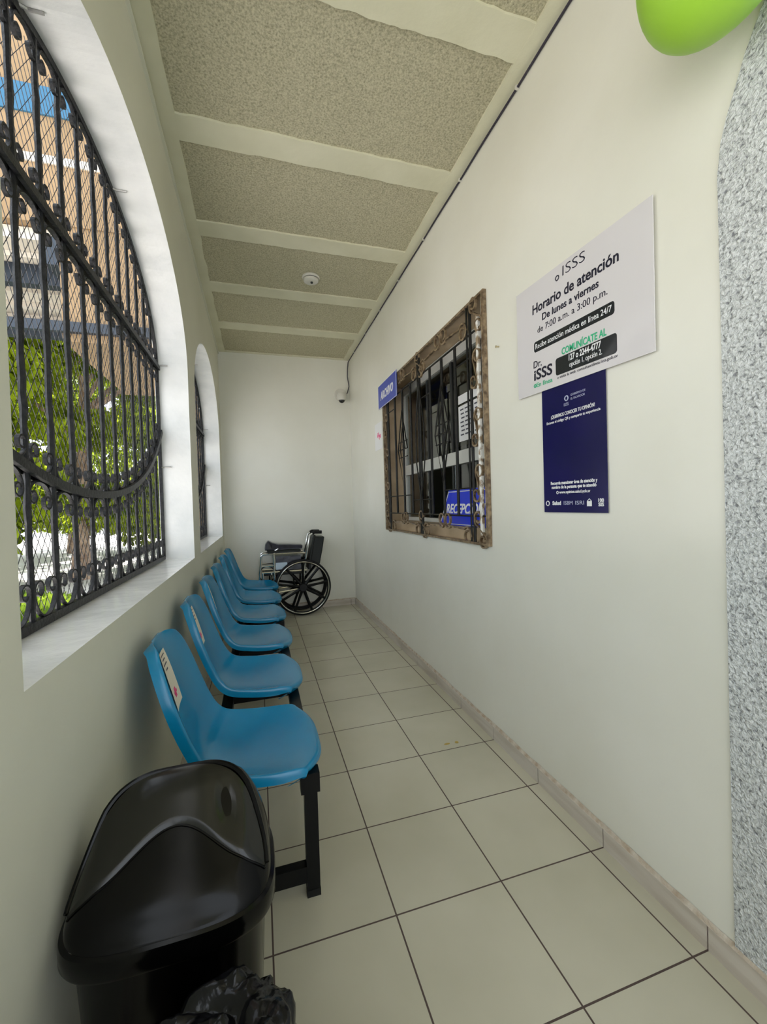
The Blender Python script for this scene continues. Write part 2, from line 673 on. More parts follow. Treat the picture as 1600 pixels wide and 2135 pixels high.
def right_wall():
    mb = MB()
    X1 = XR + 0.23
    ys = [YN, WY0, WY1, YB + 0.2]
    zs = [0, WZ0, WZ1, ZC + 0.01]
    for X in (XR, X1):
        for i in range(3):
            for j in range(3):
                if i == 1 and j == 1:
                    continue
                mb.add([(X, ys[i], zs[j]), (X, ys[i + 1], zs[j]), (X, ys[i + 1], zs[j + 1]), (X, ys[i], zs[j + 1])], [(0, 1, 2, 3)])
    mb.mi = 1
    a = [(WY0, WZ0), (WY1, WZ0), (WY1, WZ1), (WY0, WZ1)]
    vs = [(X, y, z) for y, z in a for X in (XR, X1)]
    mb.add(vs, [(0, 2, 3, 1), (2, 4, 5, 3), (4, 6, 7, 5), (6, 0, 1, 7)])
    mb.mi = 0
    mb.add([(XR, YN, 0), (X1, YN, 0), (X1, YN, ZC), (XR, YN, ZC)], [(0, 1, 2, 3)])
    return struct(mb.build('wall_right', [M['paint'], M['tan']]))


right_wall()

# rough-cast strip of the right wall by the entrance, its painted border curving away at the top
def rough_strip():
    edge = [(-0.064, 0.075), (-0.060, 0.47), (-0.056, 1.2), (-0.050, 1.9), (-0.049, 1.98), (-0.058, 2.06), (-0.073, 2.11), (-0.092, 2.16),
            (-0.113, 2.216), (-0.151, 2.29), (-0.22, 2.39), (-0.36, 2.50), (-0.6, 2.58)]
    mb = MB()
    x0, x1 = XR - 0.005, XR + 0.002
    vs = []
    for (y, z) in edge:
        vs += [(x0, y, z), (x0, YN, z), (x1, y, z), (x1, YN, z)]
    fs = []
    for i in range(len(edge) - 1):
        a, b = 4 * i, 4 * i + 4
        fs += [(a, b, b + 1, a + 1), (a, a + 2, b + 2, b)]
    n = 4 * (len(edge) - 1)
    fs += [(n, n + 2, n + 3, n + 1)]
    mb.add(vs, fs)
    return struct(mb.build('wall_entrance', M['rough']))


rough_strip()


def baseboard(name, kind, a0, a1, plane, h=0.066, t=0.010):
    """tile skirting, joints every 0.35 m, dirty mortar chamfer on top"""
    mb = MB()
    cuts = [a0]
    k = math.ceil(a0 / 0.35 + 1e-6)
    while k * 0.35 < a1:
        cuts.append(k * 0.35)
        k += 1
    cuts.append(a1)
    s = {'R': -1, 'B': -1, 'L': 1}[kind]
    for i in range(len(cuts) - 1):
        c0 = cuts[i] + (0.0022 if i else 0)
        c1 = cuts[i + 1] - 0.0022
        lo, hi = sorted((plane, plane + s * t))
        if kind == 'B':
            mb.box(c0, c1, lo, hi, 0, h)
        else:
            mb.box(lo, hi, c0, c1, 0, h)
    mb.mi = 1
    lo, hi = sorted((plane, plane + s * (t - 0.003)))
    if kind == 'B':
        mb.box(a0, a1, lo, hi, 0, h - 0.003)
    else:
        mb.box(lo, hi, a0, a1, 0, h - 0.003)
    mb.mi = 2
    n = 200
    vs = []
    for i in range(n + 1):
        a = a0 + (a1 - a0) * i / n
        zz = h + 0.012 + 0.006 * noise.noise(Vector((a * 14, 3.3, 0)))
        q = plane + s * (t - 0.0005)
        w = plane + s * 0.001
        if kind == 'B':
            vs += [(a, q, h - 0.001), (a, w, zz)]
        else:
            vs += [(q, a, h - 0.001), (w, a, zz)]
    mb.add(vs, [(2 * i, 2 * i + 2, 2 * i + 3, 2 * i + 1) for i in range(n)])
    return struct(mb.build(name, [M['base'], M['joint'], M['mortar']]))


baseboard('baseboard_right', 'R', YN, YB, XR)
baseboard('baseboard_back', 'B', XL, XR - 0.01, YB)
baseboard('baseboard_left', 'L', YN, YB - 0.01, XL)


# ================================================================= IRON GRILLES IN THE ARCHES
def spiral_pts(r0, turns, cw=1, n=16, start=0.0):
    """2-D curl, from its outer end to its eye"""
    out = []
    for i in range(n + 1):
        t = i / n
        r = r0 * (1 - 0.50 * t)
        a = start + cw * 2 * PI * turns * t
        out.append((r * math.cos(a), r * math.sin(a)))
    return out


def c_scroll(w, h, r):  # noqa
    """U-shaped scroll: two curls joined by a bowed strap, width w, height h; opens upwards"""
    left = []
    # left curl eye -> outside -> down -> bottom -> mirrored
    k = spiral_pts(r, 0.92, cw=-1, n=16, start=PI)     # start at its left side
    k = [(x - w / 2 + r, y + h - r) for x, y in k][::-1]
    left += k
    m = 8
    for i in range(1, m + 1):
        a = i / m
        left.append((-w / 2 + (w / 2) * (1 - math.cos(a * PI / 2)), (h - r) * (1 - math.sin(a * PI / 2))))
    right = [(-x, y) for x, y in left[::-1]][1:]
    return left + right


def scroll_obj(name, pts2, mat, parent, X, y, z, ang=0.0, flip=1, th=0.0046, wd=0.010, mesh_cache={}):
    key = (id(pts2), th, wd)
    if key not in mesh_cache:
        mb = MB()
        mb.tube([(0, p[0], p[1]) for p in pts2], 0.01, flat=(wd, th))
        o = mb.build(name, mat)
        mesh_cache[key] = o.data
        o.parent = parent
    else:
        o = bpy.data.objects.new(name, mesh_cache[key])
        COL.objects.link(o)
        o.parent = parent
    o.location = (X, y, z)
    o.rotation_euler = (ang, 0, 0)
    o.scale = (1, 1, flip)
    return o


def arch_grille(w, label, seed):
    rnd = random.Random(seed)
    c, hw, zs, b = w
    X = -0.532
    g = thing('window_grille', label, 'window grille', (X, c, SILL), 'wrought iron grilles in the arched openings')
    hw2 = hw - 0.012
    w2 = (c, hw2, zs, b - 0.012)

    def L(y, z, dx=0.0):
        return (dx, y - c, z - SILL)
    zb = SILL + 0.014
    # frame: flat bar all round
    loop = [L(c - hw2, zb)] + [L(yy, arch_z(w2, yy)) for yy in arch_ys(w2, 36)] + [L(c + hw2, zb)]
    mb = MB()
    mb.tube(loop, 0.01, flat=(0.022, 0.016))
    mb.tube([L(c - hw2, zb), L(c + hw2, zb)], 0.01, flat=(0.018, 0.022))
    mb.build('frame', M['iron'], g)
    # vertical hammered bars
    ny = int(round(2 * hw / 0.135))
    step = 2 * hw / ny
    ybars = [c - hw + step * i for i in range(1, ny)]
    for yb in ybars:
        top = arch_z(w2, yb)
        pts, rs = [], []
        n = int((top - zb) / 0.035)
        for i in range(n + 1):
            zz = zb + (top - zb) * i / n
            pts.append(L(yb + rnd.uniform(-.0012, .0012), zz, rnd.uniform(-.001, .001)))
            rs.append(0.0078 * rnd.uniform(0.86, 1.16))
        mb = MB()
        mb.tube(pts, rs, n=6)
        mb.build('bar', M['iron'], g)
    # spring-line band: pair of straps
    mb = MB()
    mb.tube([L(c - hw2, zs, 0.012), L(c + hw2, zs, 0.012)], 0.01, flat=(0.012, 0.024))
    mb.tube([L(c - hw2, zs + 0.002, -0.012), L(c + hw2, zs + 0.002, -0.012)], 0.01, flat=(0.010, 0.026))
    mb.build('cross_band', M['iron'], g)
    # sagging U band
    zu = 1.268

    def zU(y):
        t = abs((y - (c - 0.11)) / hw)
        return zu + 0.245 * t ** 2.1 + 0.06 * t ** 5
    ysu = [c - hw2 + 2 * hw2 * i / 30 for i in range(31)]
    mb = MB()
    mb.tube([L(y, zU(y), 0.012) for y in ysu], 0.01, flat=(0.012, 0.024))
    mb.tube([L(y, zU(y), -0.012) for y in ysu], 0.01, flat=(0.010, 0.026))
    mb.build('sagging_band', M['iron'], g)
    # scrolls: big U scrolls on the bottom rail, curls above and below both bands, curls under the arch
    ys_all = [c - hw] + ybars + [c + hw]
    for i in range(ny):
        ym = (ys_all[i] + ys_all[i + 1]) / 2
        scroll_obj('scroll', BIG, M['iron'], g, 0.0, ym - c, zb + 0.010 - SILL)
        sl = math.atan2(zU(ym + 0.02) - zU(ym - 0.02), 0.04)
        scroll_obj('scroll', SMALL, M['iron'], g, 0.0, ym - c, zU(ym) + 0.012 - SILL, ang=sl)
        scroll_obj('scroll', SMALL, M['iron'], g, 0.0, ym - c, zU(ym) - 0.012 - SILL, ang=sl, flip=-1)
        if arch_z(w2, ym) > zs + 0.13:
            scroll_obj('scroll', SMALL, M['iron'], g, 0.0, ym - c, zs + 0.017 - SILL)
        scroll_obj('scroll', SMALL, M['iron'], g, 0.0, ym - c, zs - 0.017 - SILL, flip=-1)
        za = arch_z(w2, ym)
        if za > zs + 0.24:
            sl = math.atan2(arch_z(w2, ym + 0.02) - arch_z(w2, ym - 0.02), 0.04)
            scroll_obj('scroll', SMALL, M['iron'], g, 0.0, ym - c, za - 0.010 - SILL, ang=sl, flip=-1)
    # diamond mesh behind the bars
    mb = MB()
    dw, dh = 0.034, 0.050
    sl = dh / dw
    xm = -0.016
    y0, y1 = c - hw2, c + hw2

    def inside(y, z):
        return y0 < y < y1 and zb < z < arch_z(w2, y)
    for sgn in (1, -1):
        nline = int((2 * hw + 1.7 / sl) / dw) + 2
        for i in range(nline):
            if sgn == 1:
                ya = y0 - 1.7 / sl + i * dw
            else:
                ya = y0 + i * dw
            run = None
            last = None
            st = 0.012
            for k in range(int(1.72 / sl / st) + 2):
                y = ya + sgn * k * st
                z = zb + k * st * sl
                if inside(y, z):
                    if run is None:
                        run = (y, z)
                    last = (y, z)
                elif run is not None:
                    break
            if run and last and last != run:
                mb.tube([L(*run, xm), L(*last, xm)], 0.0010, n=3, caps=False)
    mb.build('diamond_mesh', M['wire'], g)
    # masonry anchors
    for (ya, za) in ((c - 0.48, 2.49), (c + 0.225, 2.50), (c + hw - 0.006, 2.05), (c + hw - 0.006, 1.46)):
        mb = MB()
        if ya < c + hw - 0.05:
            za = arch_z(w, ya) - 0.004
        mb.tube([L(ya - 0.012, za - 0.004, 0.004), L(ya, za, 0.02), L(ya, za, 0.055)], 0.0045, n=6)
        mb.build('wall_anchor', M['steel'], g)
    return g


BIG = c_scroll(0.118, 0.098, 0.025)
SMALL = c_scroll(0.116, 0.066, 0.021)
arch_grille(ARCH[0], 'black wrought iron grille with diamond mesh filling the large near arch', 1)
arch_grille(ARCH[1], 'black wrought iron grille in the far narrow-looking arch, seen nearly edge on', 2)


# ================================================================= OFFICE WINDOW
win = thing('office_window', 'dark aluminium-framed office window set deep behind the scrolled grille in the right wall', 'window',
            (XR + 0.2, (WY0 + WY1) / 2, 1.06))


def wpart(mb, name, mat, **k):
    return at(mb.build(name, mat, None, **k), win)


fx0, fx1 = XR + 0.165, XR + 0.205
fz0, fz1 = 1.06, WZ1 - 0.003
mb = MB()
mb.box(fx0, fx1, WY0 + 0.003, WY1 - 0.003, fz1 - 0.085, fz1)
mb.box(fx0, fx1, WY0 + 0.003, WY1 - 0.003, fz0, fz0 + 0.03)
mb.box(fx0, fx1, WY0 + 0.003, WY0 + 0.04, fz0 + 0.03, fz1 - 0.085)
mb.box(fx0, fx1, WY1 - 0.055, WY1 - 0.003, fz0 + 0.03, fz1 - 0.085)
wpart(mb, 'window_frame', M['alu'])
mb = MB()
mb.box(fx0 - 0.006, fx1, WY0 + 0.04, WY1 - 0.055, 1.455, 1.54)
wpart(mb, 'transom', M['alu'])
mb = MB()
for yy in (1.38, 1.80, 2.22):
    mb.box(fx0 + 0.01, fx1 - 0.005, yy - 0.014, yy + 0.014, 1.54, fz1 - 0.085)
    mb.box(fx0 + 0.01, fx1 - 0.005, yy - 0.012, yy + 0.012, fz0 + 0.03, 1.455)
wpart(mb, 'mullion', M['roomdark'])
mb = MB()
mb.box(fx0 + 0.018, fx0 + 0.022, WY0 + 0.04, WY1 - 0.055, 1.541, fz1 - 0.086)
wpart(mb, 'pane', M['glass'])
mb = MB()
mb.box(fx0 + 0.018, fx0 + 0.022, WY0 + 0.04, 1.785, fz0 + 0.031, 1.454)
mb.box(fx0 + 0.018, fx0 + 0.022, 2.235, WY1 - 0.055, fz0 + 0.031, 1.454)
wpart(mb, 'sliding_pane', M['glass'])

# tan masonry step under the frame, part of the wall
struct(box_obj('trim_30', XR + 0.062, XR + 0.229, WY0 + 0.001, WY1 - 0.001, WZ0, 1.058, M['tan']))

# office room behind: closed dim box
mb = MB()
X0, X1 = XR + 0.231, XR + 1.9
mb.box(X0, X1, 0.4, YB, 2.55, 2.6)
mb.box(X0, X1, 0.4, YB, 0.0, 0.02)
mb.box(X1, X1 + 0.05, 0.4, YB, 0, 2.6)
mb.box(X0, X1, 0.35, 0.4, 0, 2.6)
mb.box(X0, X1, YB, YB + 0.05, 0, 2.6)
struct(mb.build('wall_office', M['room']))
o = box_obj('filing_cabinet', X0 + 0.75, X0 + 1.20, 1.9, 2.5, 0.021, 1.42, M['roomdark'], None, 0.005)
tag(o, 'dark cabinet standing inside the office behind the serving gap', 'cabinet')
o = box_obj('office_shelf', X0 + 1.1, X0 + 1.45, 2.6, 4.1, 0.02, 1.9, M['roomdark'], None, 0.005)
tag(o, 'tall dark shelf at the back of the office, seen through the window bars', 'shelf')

# notices on the inside of the upper pane
def flat_text_matrix(x, y, z):
    """text reads towards -y (left to right for someone facing the right wall)"""
    return Matrix(((0, 0, -1, x), (-1, 0, 0, y), (0, 1, 0, z), (0, 0, 0, 1)))


nt_ = tag(box_obj('notice_sheet', fx0 + 0.012, fx0 + 0.0135, 1.40, 1.70, 1.60, 1.83, M['white']),
          'white printed notice taped on the upper window pane, behind the right-hand grille bars', 'notice')
mb = MB()
for i in range(7):
    zz = 1.80 - 0.027 * i
    for k in range(4):
        y_ = 1.675 - 0.062 * k - 0.006 * (i % 3)
        mb.box(fx0 + 0.0112, fx0 + 0.0119, y_ - 0.045 + 0.008 * ((i * 3 + k) % 3), y_, zz, zz + 0.009)
mb.build('printed_lines', M['ink'], nt_)
tag(box_obj('notice_strip', fx0 + 0.012, fx0 + 0.0135, 1.36, 1.70, 1.845, 1.90, M['white']),
    'narrow white paper strip taped above the printed notice on the office window', 'notice')

# ---- scrolled grille on the face of the wall
gr = thing('window_grille', 'brown and black scrolled iron grille with lozenges over the office window', 'window grille',
           (XR - 0.012, (WY0 + WY1) / 2, WZ0))
GX = XR - 0.012
gy0, gy1, gz0, gz1 = WY0 - 0.005, WY1 + 0.008, WZ0 - 0.005, WZ1 + 0.005


def gpart(mb, name, mat, **k):
    return at(mb.build(name, mat, None, **k), gr)


mb = MB()
mb.box(GX - 0.008, GX + 0.011, gy0, gy0 + 0.022, gz0, gz1)
mb.box(GX - 0.008, GX + 0.011, gy1 - 0.022, gy1, gz0, gz1)
mb.box(GX - 0.008, GX + 0.011, gy0 + 0.022, gy1 - 0.022, gz0, gz0 + 0.012)
mb.box(GX - 0.008, GX + 0.011, gy0 + 0.022, gy1 - 0.022, gz1 - 0.014, gz1)
gpart(mb, 'frame', M['grillepaint'])
mb = MB()
mb.box(GX - 0.006, GX + 0.008, gy0 + 0.060, gy0 + 0.082, gz0 + 0.05, gz1 - 0.10)
mb.box(GX - 0.004, GX + 0.006, gy0 + 0.022, gy0 + 0.030, gz0 + 0.02, gz1 - 0.03)
gpart(mb, 'worn_strap', M['worn'])
bd = 0.150
iy0, iy1, iz0, iz1 = gy0 + 0.15, gy1 - 0.15, gz0 + bd, gz1 - 0.165
r_ = 0.0055
for zz in (iz0, iz1):
    mb = MB()
    mb.tube([(GX, gy0 + 0.02, zz), (GX, gy1 - 0.02, zz)], r_, n=6)
    gpart(mb, 'rail', M['grilledark'])
ctr = (iy0 + iy1) / 2
bars = [iy0 + (iy1 - iy0) * k / 8 for k in range(9)]
for k, yy in enumerate(bars):
    mb = MB()
    full = k in (0, 4, 8)
    z0_, z1_ = (gz0 + 0.01, gz1 - 0.012) if full else (iz0, iz1)
    mb.tube([(GX, yy, z0_), (GX, yy, z1_)], 0.0085, n=6)
    gpart(mb, 'bar', M['grilledark'])
    if full:
        mb = MB()
        mb.tube([(GX, yy + 0.035, z0_), (GX, yy + 0.035, z1_)], 0.0055, n=6)
        gpart(mb, 'bar', M['grilledark'])
zm = (iz0 + iz1) / 2 + 0.02
for yy in (bars[2], bars[6]):
    mb = MB()
    for (a, h, dx) in ((0.105, 0.30, -0.007), (0.055, 0.17, -0.007)):
        mb.tube([(GX + dx, yy - a, zm), (GX + dx, yy, zm + h), (GX + dx, yy + a, zm), (GX + dx, yy, zm - h), (GX + dx, yy - a, zm)], 0.0048, n=6)
    for sz in (0.06, -0.06, 0.0):
        mb.tube([(GX - 0.004, yy - 0.1, zm + sz), (GX - 0.004, yy + 0.1, zm + sz)], 0.004, n=6)
    gpart(mb, 'lozenge', M['grilledark'])
mb = MB()
for s in (-1, 1):
    mb.tube([(GX - 0.007, ctr, zm + 0.42), (GX - 0.007, ctr + s * 0.075, zm + 0.12), (GX - 0.007, ctr + s * 0.075, zm - 0.14), (GX - 0.007, ctr, zm - 0.40)], 0.0045, n=6)
gpart(mb, 'lozenge', M['grilledark'])
for (ya, yb_, zz) in ((bars[0], bars[2], iz0 + 0.15), (bars[5], bars[8], iz0 + 0.14), (bars[3], bars[5], iz0 + 0.10), (bars[0], bars[1], iz1 - 0.12), (bars[3], bars[4], iz1 - 0.16), (bars[7], bars[8], iz1 - 0.10)):
    mb = MB()
    mb.tube([(GX, ya, zz), (GX, yb_, zz)], 0.0045, n=6)
    gpart(mb, 'short_rail', M['grilledark'])


def s_scroll(L_, r):
    a = [(x + (-L_ / 2 + r), y) for x, y in spiral_pts(r, 1.15, cw=1, n=18, start=0.4)][::-1]
    bpt = [(-x, -y) for x, y in a[::-1]]
    return a + bpt


SS = s_scroll(0.36, 0.052)
SC = s_scroll(0.21, 0.042)
cache = {}


def gscroll(pts2, y, z, ang, fy=1):
    key = id(pts2)
    if key not in cache:
        mb = MB()
        mb.tube([(0, p[0], p[1]) for p in pts2], 0.01, flat=(0.014, 0.009))
        o = mb.build('scroll', M['grillepaint'])
        cache[key] = o.data
    else:
        o = bpy.data.objects.new('scroll', cache[key])
        COL.objects.link(o)
    o.parent = gr
    o.location = (0.0, y - gr.location.y, z - gr.location.z)
    o.rotation_euler = (ang, 0, 0)
    o.scale = (1, fy, 1)


for zc_ in (gz0 + bd / 2 + 0.005, gz1 - 0.087):
    for (yc_, fl) in ((iy0 + 0.20, 1), (ctr - 0.19, -1), (ctr + 0.22, 1), (iy1 - 0.2, -1)):
        gscroll(SS, yc_, zc_, 0.32 * fl, fl)
    for yc_ in (gy0 + 0.085, ctr, gy1 - 0.085):
        gscroll(SC, yc_, zc_, 1.2, 1)
for yc_ in (gy0 + 0.10, gy1 - 0.085):
    for zc_ in (iz0 + 0.17, iz0 + 0.46, iz0 + 0.76):
        gscroll(SC, yc_, zc_, PI / 2 + 0.3, 1)

# RECEPCION sign standing on the sill
rs = thing('reception_sign', 'bright blue RECEPCION sign standing on the office window sill behind the grille', 'sign', (XR + 0.10, 1.52, 1.058))
mb = MB()
ya, yb_ = 1.225, 1.80
xs = XR + 0.052
ins = 0.09
mb.add([(xs + 0.02, ya - 0.01, 1.060), (xs + 0.02, yb_, 1.060), (xs + 0.045, yb_ - ins, 1.285), (xs + 0.045, ya, 1.285),
        (xs + 0.105, ya, 1.060), (xs + 0.105, yb_, 1.060), (xs + 0.049, yb_ - ins, 1.285), (xs + 0.049, ya, 1.285)],
       [(0, 1, 2, 3), (4, 5, 6, 7), (2, 3, 7, 6), (0, 3, 7, 4), (1, 2, 6, 5), (0, 1, 5, 4)])
at(mb.build('sign_body', M['bluebright']), rs)
mb = MB()
for (p, q) in (((xs + 0.018, ya, 1.068), (xs + 0.018, yb_ - 0.008, 1.068)), ((xs + 0.041, ya, 1.272), (xs + 0.041, yb_ - ins, 1.272)),
               ((xs + 0.018, yb_ - 0.01, 1.068), (xs + 0.041, yb_ - ins - 0.003, 1.272))):
    mb.tube([p, q], 0.0028, n=4)
at(mb.build('border_line', M['white']), rs)
T_ = flat_text_matrix(xs + 0.029, yb_ - 0.075, 1.135) @ Matrix.Rotation(math.radians(0), 4, 'X')
o = text_part('RECEPCION', 0.085, T_, M['white'], None, bold=0.0025, shear=0.35, width=0.50)
at(o, rs)

# ARCHIVO sign on the upper far corner of the grille
ar = tag(box_obj('archive_sign', XR - 0.034, XR - 0.029, 2.33, 2.845, 2.06, 2.265, M['blue']),
         'small blue ARCHIVO sign hung on the upper far corner of the office window grille', 'sign')
mb = MB()
x_ = XR - 0.0352
for (y0_, y1_, z0_, z1_) in ((2.33, 2.845, 2.06, 2.064), (2.33, 2.845, 2.261, 2.265), (2.33, 2.336, 2.064, 2.261), (2.839, 2.845, 2.064, 2.261)):
    mb.box(x_, x_ + 0.001, y0_, y1_, z0_, z1_)
mb.build('border_line', M['white'], ar)
text_part('ARCHIVO', 0.095, flat_text_matrix(XR - 0.0352, 2.77, 2.128), M['white'], ar, bold=0.003, shear=0.2, width=0.36)
mb = MB()
for yy in (2.42, 2.76):
    mb.tube([(XR - 0.029, yy, 2.2), (XR - 0.018, yy, 2.2)], 0.004, n=6)
mb.build('hook', M['grilledark'], ar)

# small paper near the far side of the window
pp = tag(box_obj('small_notice', XR - 0.0025, XR - 0.001, 2.86, 3.10, 1.72, 1.97, M['white']),
         'small white paper with a pink mark on the wall beyond the office window', 'notice')
mb = MB()
random.seed(3)
for i in range(9):
    yy = 2.91 + 0.012 * i
    zz = 1.83 + random.uniform(-0.02, 0.02)
    mb.box(XR - 0.0035, XR - 0.0024, yy, yy + 0.008, zz, zz + random.uniform(0.02, 0.05))
mb.build('pink_mark', M['pink'], pp)

# ================================================================= WALL POSTERS
hb = tag(box_obj('opening_hours_board', XR - 0.012, XR - 0.009, 0.119, 0.768, 1.630, 2.072, M['board']),
         'glossy white opening hours board with Spanish text on the right wall', 'sign')
# skew to follow the slightly tilted board
for v in hb.data.vertices:
    t = (v.co.y - 0.119) / 0.649
    v.co.z += (0.022 if v.co.z < 1.8 else 0.026) * (t - 0.5)
TX = XR - 0.0128


TILT = Matrix.Rotation(math.radians(-2.3), 4, 'Z')


def ht(s, size, y, z, mat=None, **k):
    k.setdefault('depth', 0.0003)
    return text_part(s, size, flat_text_matrix(TX, y, z) @ TILT, mat or M['boardink'], hb, **k)


def ring(y, z, R, r, mat, par, x=None):
    mb = MB()
    mb.torus((TX if x is None else x, y, z), R, r, 'X', 20, 5)
    return mb.build('emblem', mat, par)


ht('ISSS', 0.052, 0.484, 2.023, width=0.110, bold=-0.0006)
ring(0.512, 2.030, 0.0085, 0.0022, M['boardink'], hb)
ht('Horario de atención', 0.053, 0.661, 1.958, width=0.425, bold=0.0011)
ht('De lunes a viernes', 0.038, 0.602, 1.912, width=0.285, bold=0.0008)
ht('de 7:00 a.m. a 3:00 p.m.', 0.035, 0.632, 1.873, width=0.35)


def pill(y0_, y1_, z0_, z1_, name='text_panel'):
    r = min(0.01, (z1_ - z0_) / 3)
    pts = []
    for (cy, cz, a0) in ((y1_ - r, z1_ - r, 0), (y0_ + r, z1_ - r, 90), (y0_ + r, z0_ + r, 180), (y1_ - r, z0_ + r, 270)):
        for k in range(5):
            a = math.radians(a0 + 22.5 * k)
            py = cy + r * math.cos(a)
            pts.append((TX + 0.0004, py, cz + r * math.sin(a) - 0.04 * (y1_ - py)))
    mb = MB()
    mb.add(pts, [tuple(range(len(pts)))])
    return mb.build(name, M['boardblack'], hb)


pill(0.256, 0.656, 1.802, 1.844)
ht('Recibe atención médica en línea 24/7', 0.029, 0.647, 1.814, M['white'], width=0.38)
ht('COMUNÍCATE AL', 0.034, 0.497, 1.740, M['greenink'], width=0.208, bold=0.0008)
pill(0.249, 0.531, 1.672, 1.736)
ht('127 o 2244-4777', 0.031, 0.461, 1.707, M['white'], width=0.148, bold=0.0005)
ht('opción 1, opción 2.', 0.026, 0.459, 1.683, M['white'], width=0.150)
ht('o visita la web: consultaenlinea.isss.gob.sv', 0.015, 0.523, 1.658, M['boardink'], width=0.276)
ht('Dr.', 0.040, 0.664, 1.741, bold=0.0003)
ht('iSSS', 0.058, 0.660, 1.692, bold=0.0014, width=0.110)
ht('En línea', 0.025, 0.645, 1.661, M['greenink'], bold=0.0003, width=0.095)
ring(0.654, 1.669, 0.006, 0.002, M['greenink'], hb)

po = tag(box_obj('survey_poster', XR - 0.0065, XR - 0.0045, 0.303, 0.622, 1.155, 1.655, M['navy']),
         'dark navy poster with small white text hanging below the opening hours board', 'poster')
TX2 = XR - 0.0068


def pt(s, size, y, z, mat=None, **k):
    return text_part(s, size, flat_text_matrix(TX2, y, z), mat or M['white'], po, depth=0.0002, **k)


mb = MB()
mb.torus((TX2, 0.484, 1.577), 0.0085, 0.0022, 'X', 16, 5)
mb.build('emblem', M['whitedim'], po)
pt('ISSS', 0.016, 0.499, 1.550, M['whitedim'])
pt('GOBIERNO DE', 0.011, 0.463, 1.580, M['whitedim'])
pt('EL SALVADOR', 0.011, 0.463, 1.566, M['whitedim'])
pt('¡QUEREMOS CONOCER TU OPINIÓN!', 0.018, 0.570, 1.517, width=0.22, bold=0.0003)
pt('Escanea el código QR y comparte tu experiencia', 0.014, 0.596, 1.499, width=0.27, bold=0.0002)
pt('Recuerda mencionar área de atención y', 0.017, 0.580, 1.262, width=0.235, bold=0.0005)
pt('nombre de la persona que te atendió', 0.017, 0.575, 1.246, width=0.225, bold=0.0005)
pt('www.opinion.salud.gob.sv', 0.015, 0.533, 1.227, width=0.155, bold=0.0003)
mb = MB()
mb.torus((TX2, 0.543, 1.231), 0.005, 0.0012, 'X', 14, 5)
mb.torus((TX2, 0.600, 1.190), 0.009, 0.0018, 'X', 16, 5)
mb.build('emblem', M['white'], po)
pt('Salud', 0.020, 0.573, 1.184, bold=0.0008, width=0.048)
pt('ISBM', 0.020, 0.510, 1.184, M['whitedim'], width=0.046)
pt('ISRI', 0.020, 0.450, 1.184, M['whitedim'], width=0.042)
mb = MB()
mb.box(TX2 - 0.0004, TX2, 0.372, 0.394, 1.178, 1.196)
mb.tube([(TX2, 0.392, 1.196), (TX2, 0.383, 1.204), (TX2, 0.374, 1.196)], 0.0014, n=4)
mb.build('emblem', M['white'], po)
pt('100', 0.017, 0.343, 1.192, bold=0.0006, width=0.024)
pt('SIS', 0.017, 0.343, 1.178, bold=0.0006, width=0.024)

# nail in the wall beside the office window, and the pale sheet at the top right
nl = MB()
nl.tube([(XR + 0.002, 0.93, 1.93), (XR - 0.018, 0.925, 1.927)], 0.003, n=6)
nl.lathe([(0, 0), (0.006, 0), (0.006, 0.002), (0, 0.002)], (XR - 0.02, 0.925, 1.927), 'X', 10)
tag(nl.build('nail', M['brass']), 'short nail sticking out of the right wall between grille and hours board', 'nail')
tag(box_obj('blank_sheet', XR - 0.012, XR - 0.009, -0.42, -0.176, 2.12, 2.26, M['label']),
    'pale bluish sheet on the rough wall at the top right edge', 'sheet')

# balloons
def balloon(name, c, R, H, tilt, mat, label):
    t = thing(name, label, 'balloon', c, 'green balloons at the top of the right wall')
    prof = []
    n = 26
    for i in range(n + 1):
        a = PI * i / n
        h = -math.cos(a)
        r = math.sin(a) * (1 - 0.16 * max(0, h))
        prof.append((max(r, 0.001) * R, h * H))
    mb = MB()
    mb.lathe(prof, (0, 0, 0), 'Z', 36)
    s = mb.build('balloon_skin', mat, t, True)
    mb = MB()
    mb.lathe([(0.004, H - 0.004), (0.010, H + 0.010), (0.014, H + 0.022)], (0, 0, 0), 'Z', 14)
    mb.build('knot', mat, t, True)
    t.rotation_euler = tilt
    return t


balloon('balloon', (0.925, -0.205, 2.345), 0.150, 0.195, (0.65, 0.0, 0), M['balloon'], 'large lime green balloon against the top of the right wall, the nearer one')
balloon('balloon', (1.015, -0.455, 2.40), 0.085, 0.12, (0.7, 0.1, 0), M['balloon2'], 'darker olive green balloon tucked behind the lime one')

# ================================================================= CEILING / CORNER FITTINGS
sm = thing('smoke_detector', 'round white smoke detector on a rough ceiling panel', 'smoke detector', (0.45, 2.45, ZC + 0.004))
MB().lathe([(0.0, 0), (0.066, 0), (0.068, -0.008), (0.062, -0.016), (0.0, -0.016)], (0, 0, 0), 'Z', 36).build('base', M['plasticwhite'], sm, True)
MB().lathe([(0.052, -0.016), (0.052, -0.022), (0.0, -0.022)], (0, 0, 0), 'Z', 36).build('vent_gap', M['roomdark'], sm, True)
MB().lathe([(0.058, -0.022), (0.056, -0.034), (0.040, -0.044), (0, -0.046)], (0, 0, 0), 'Z', 36).build('cover', M['plasticwhite'], sm, True)
MB().lathe([(0.010, -0.045), (0.009, -0.054), (0, -0.056)], (0.004, -0.012, 0), 'Z', 16).build('sensor', M['roomdark'], sm, True)

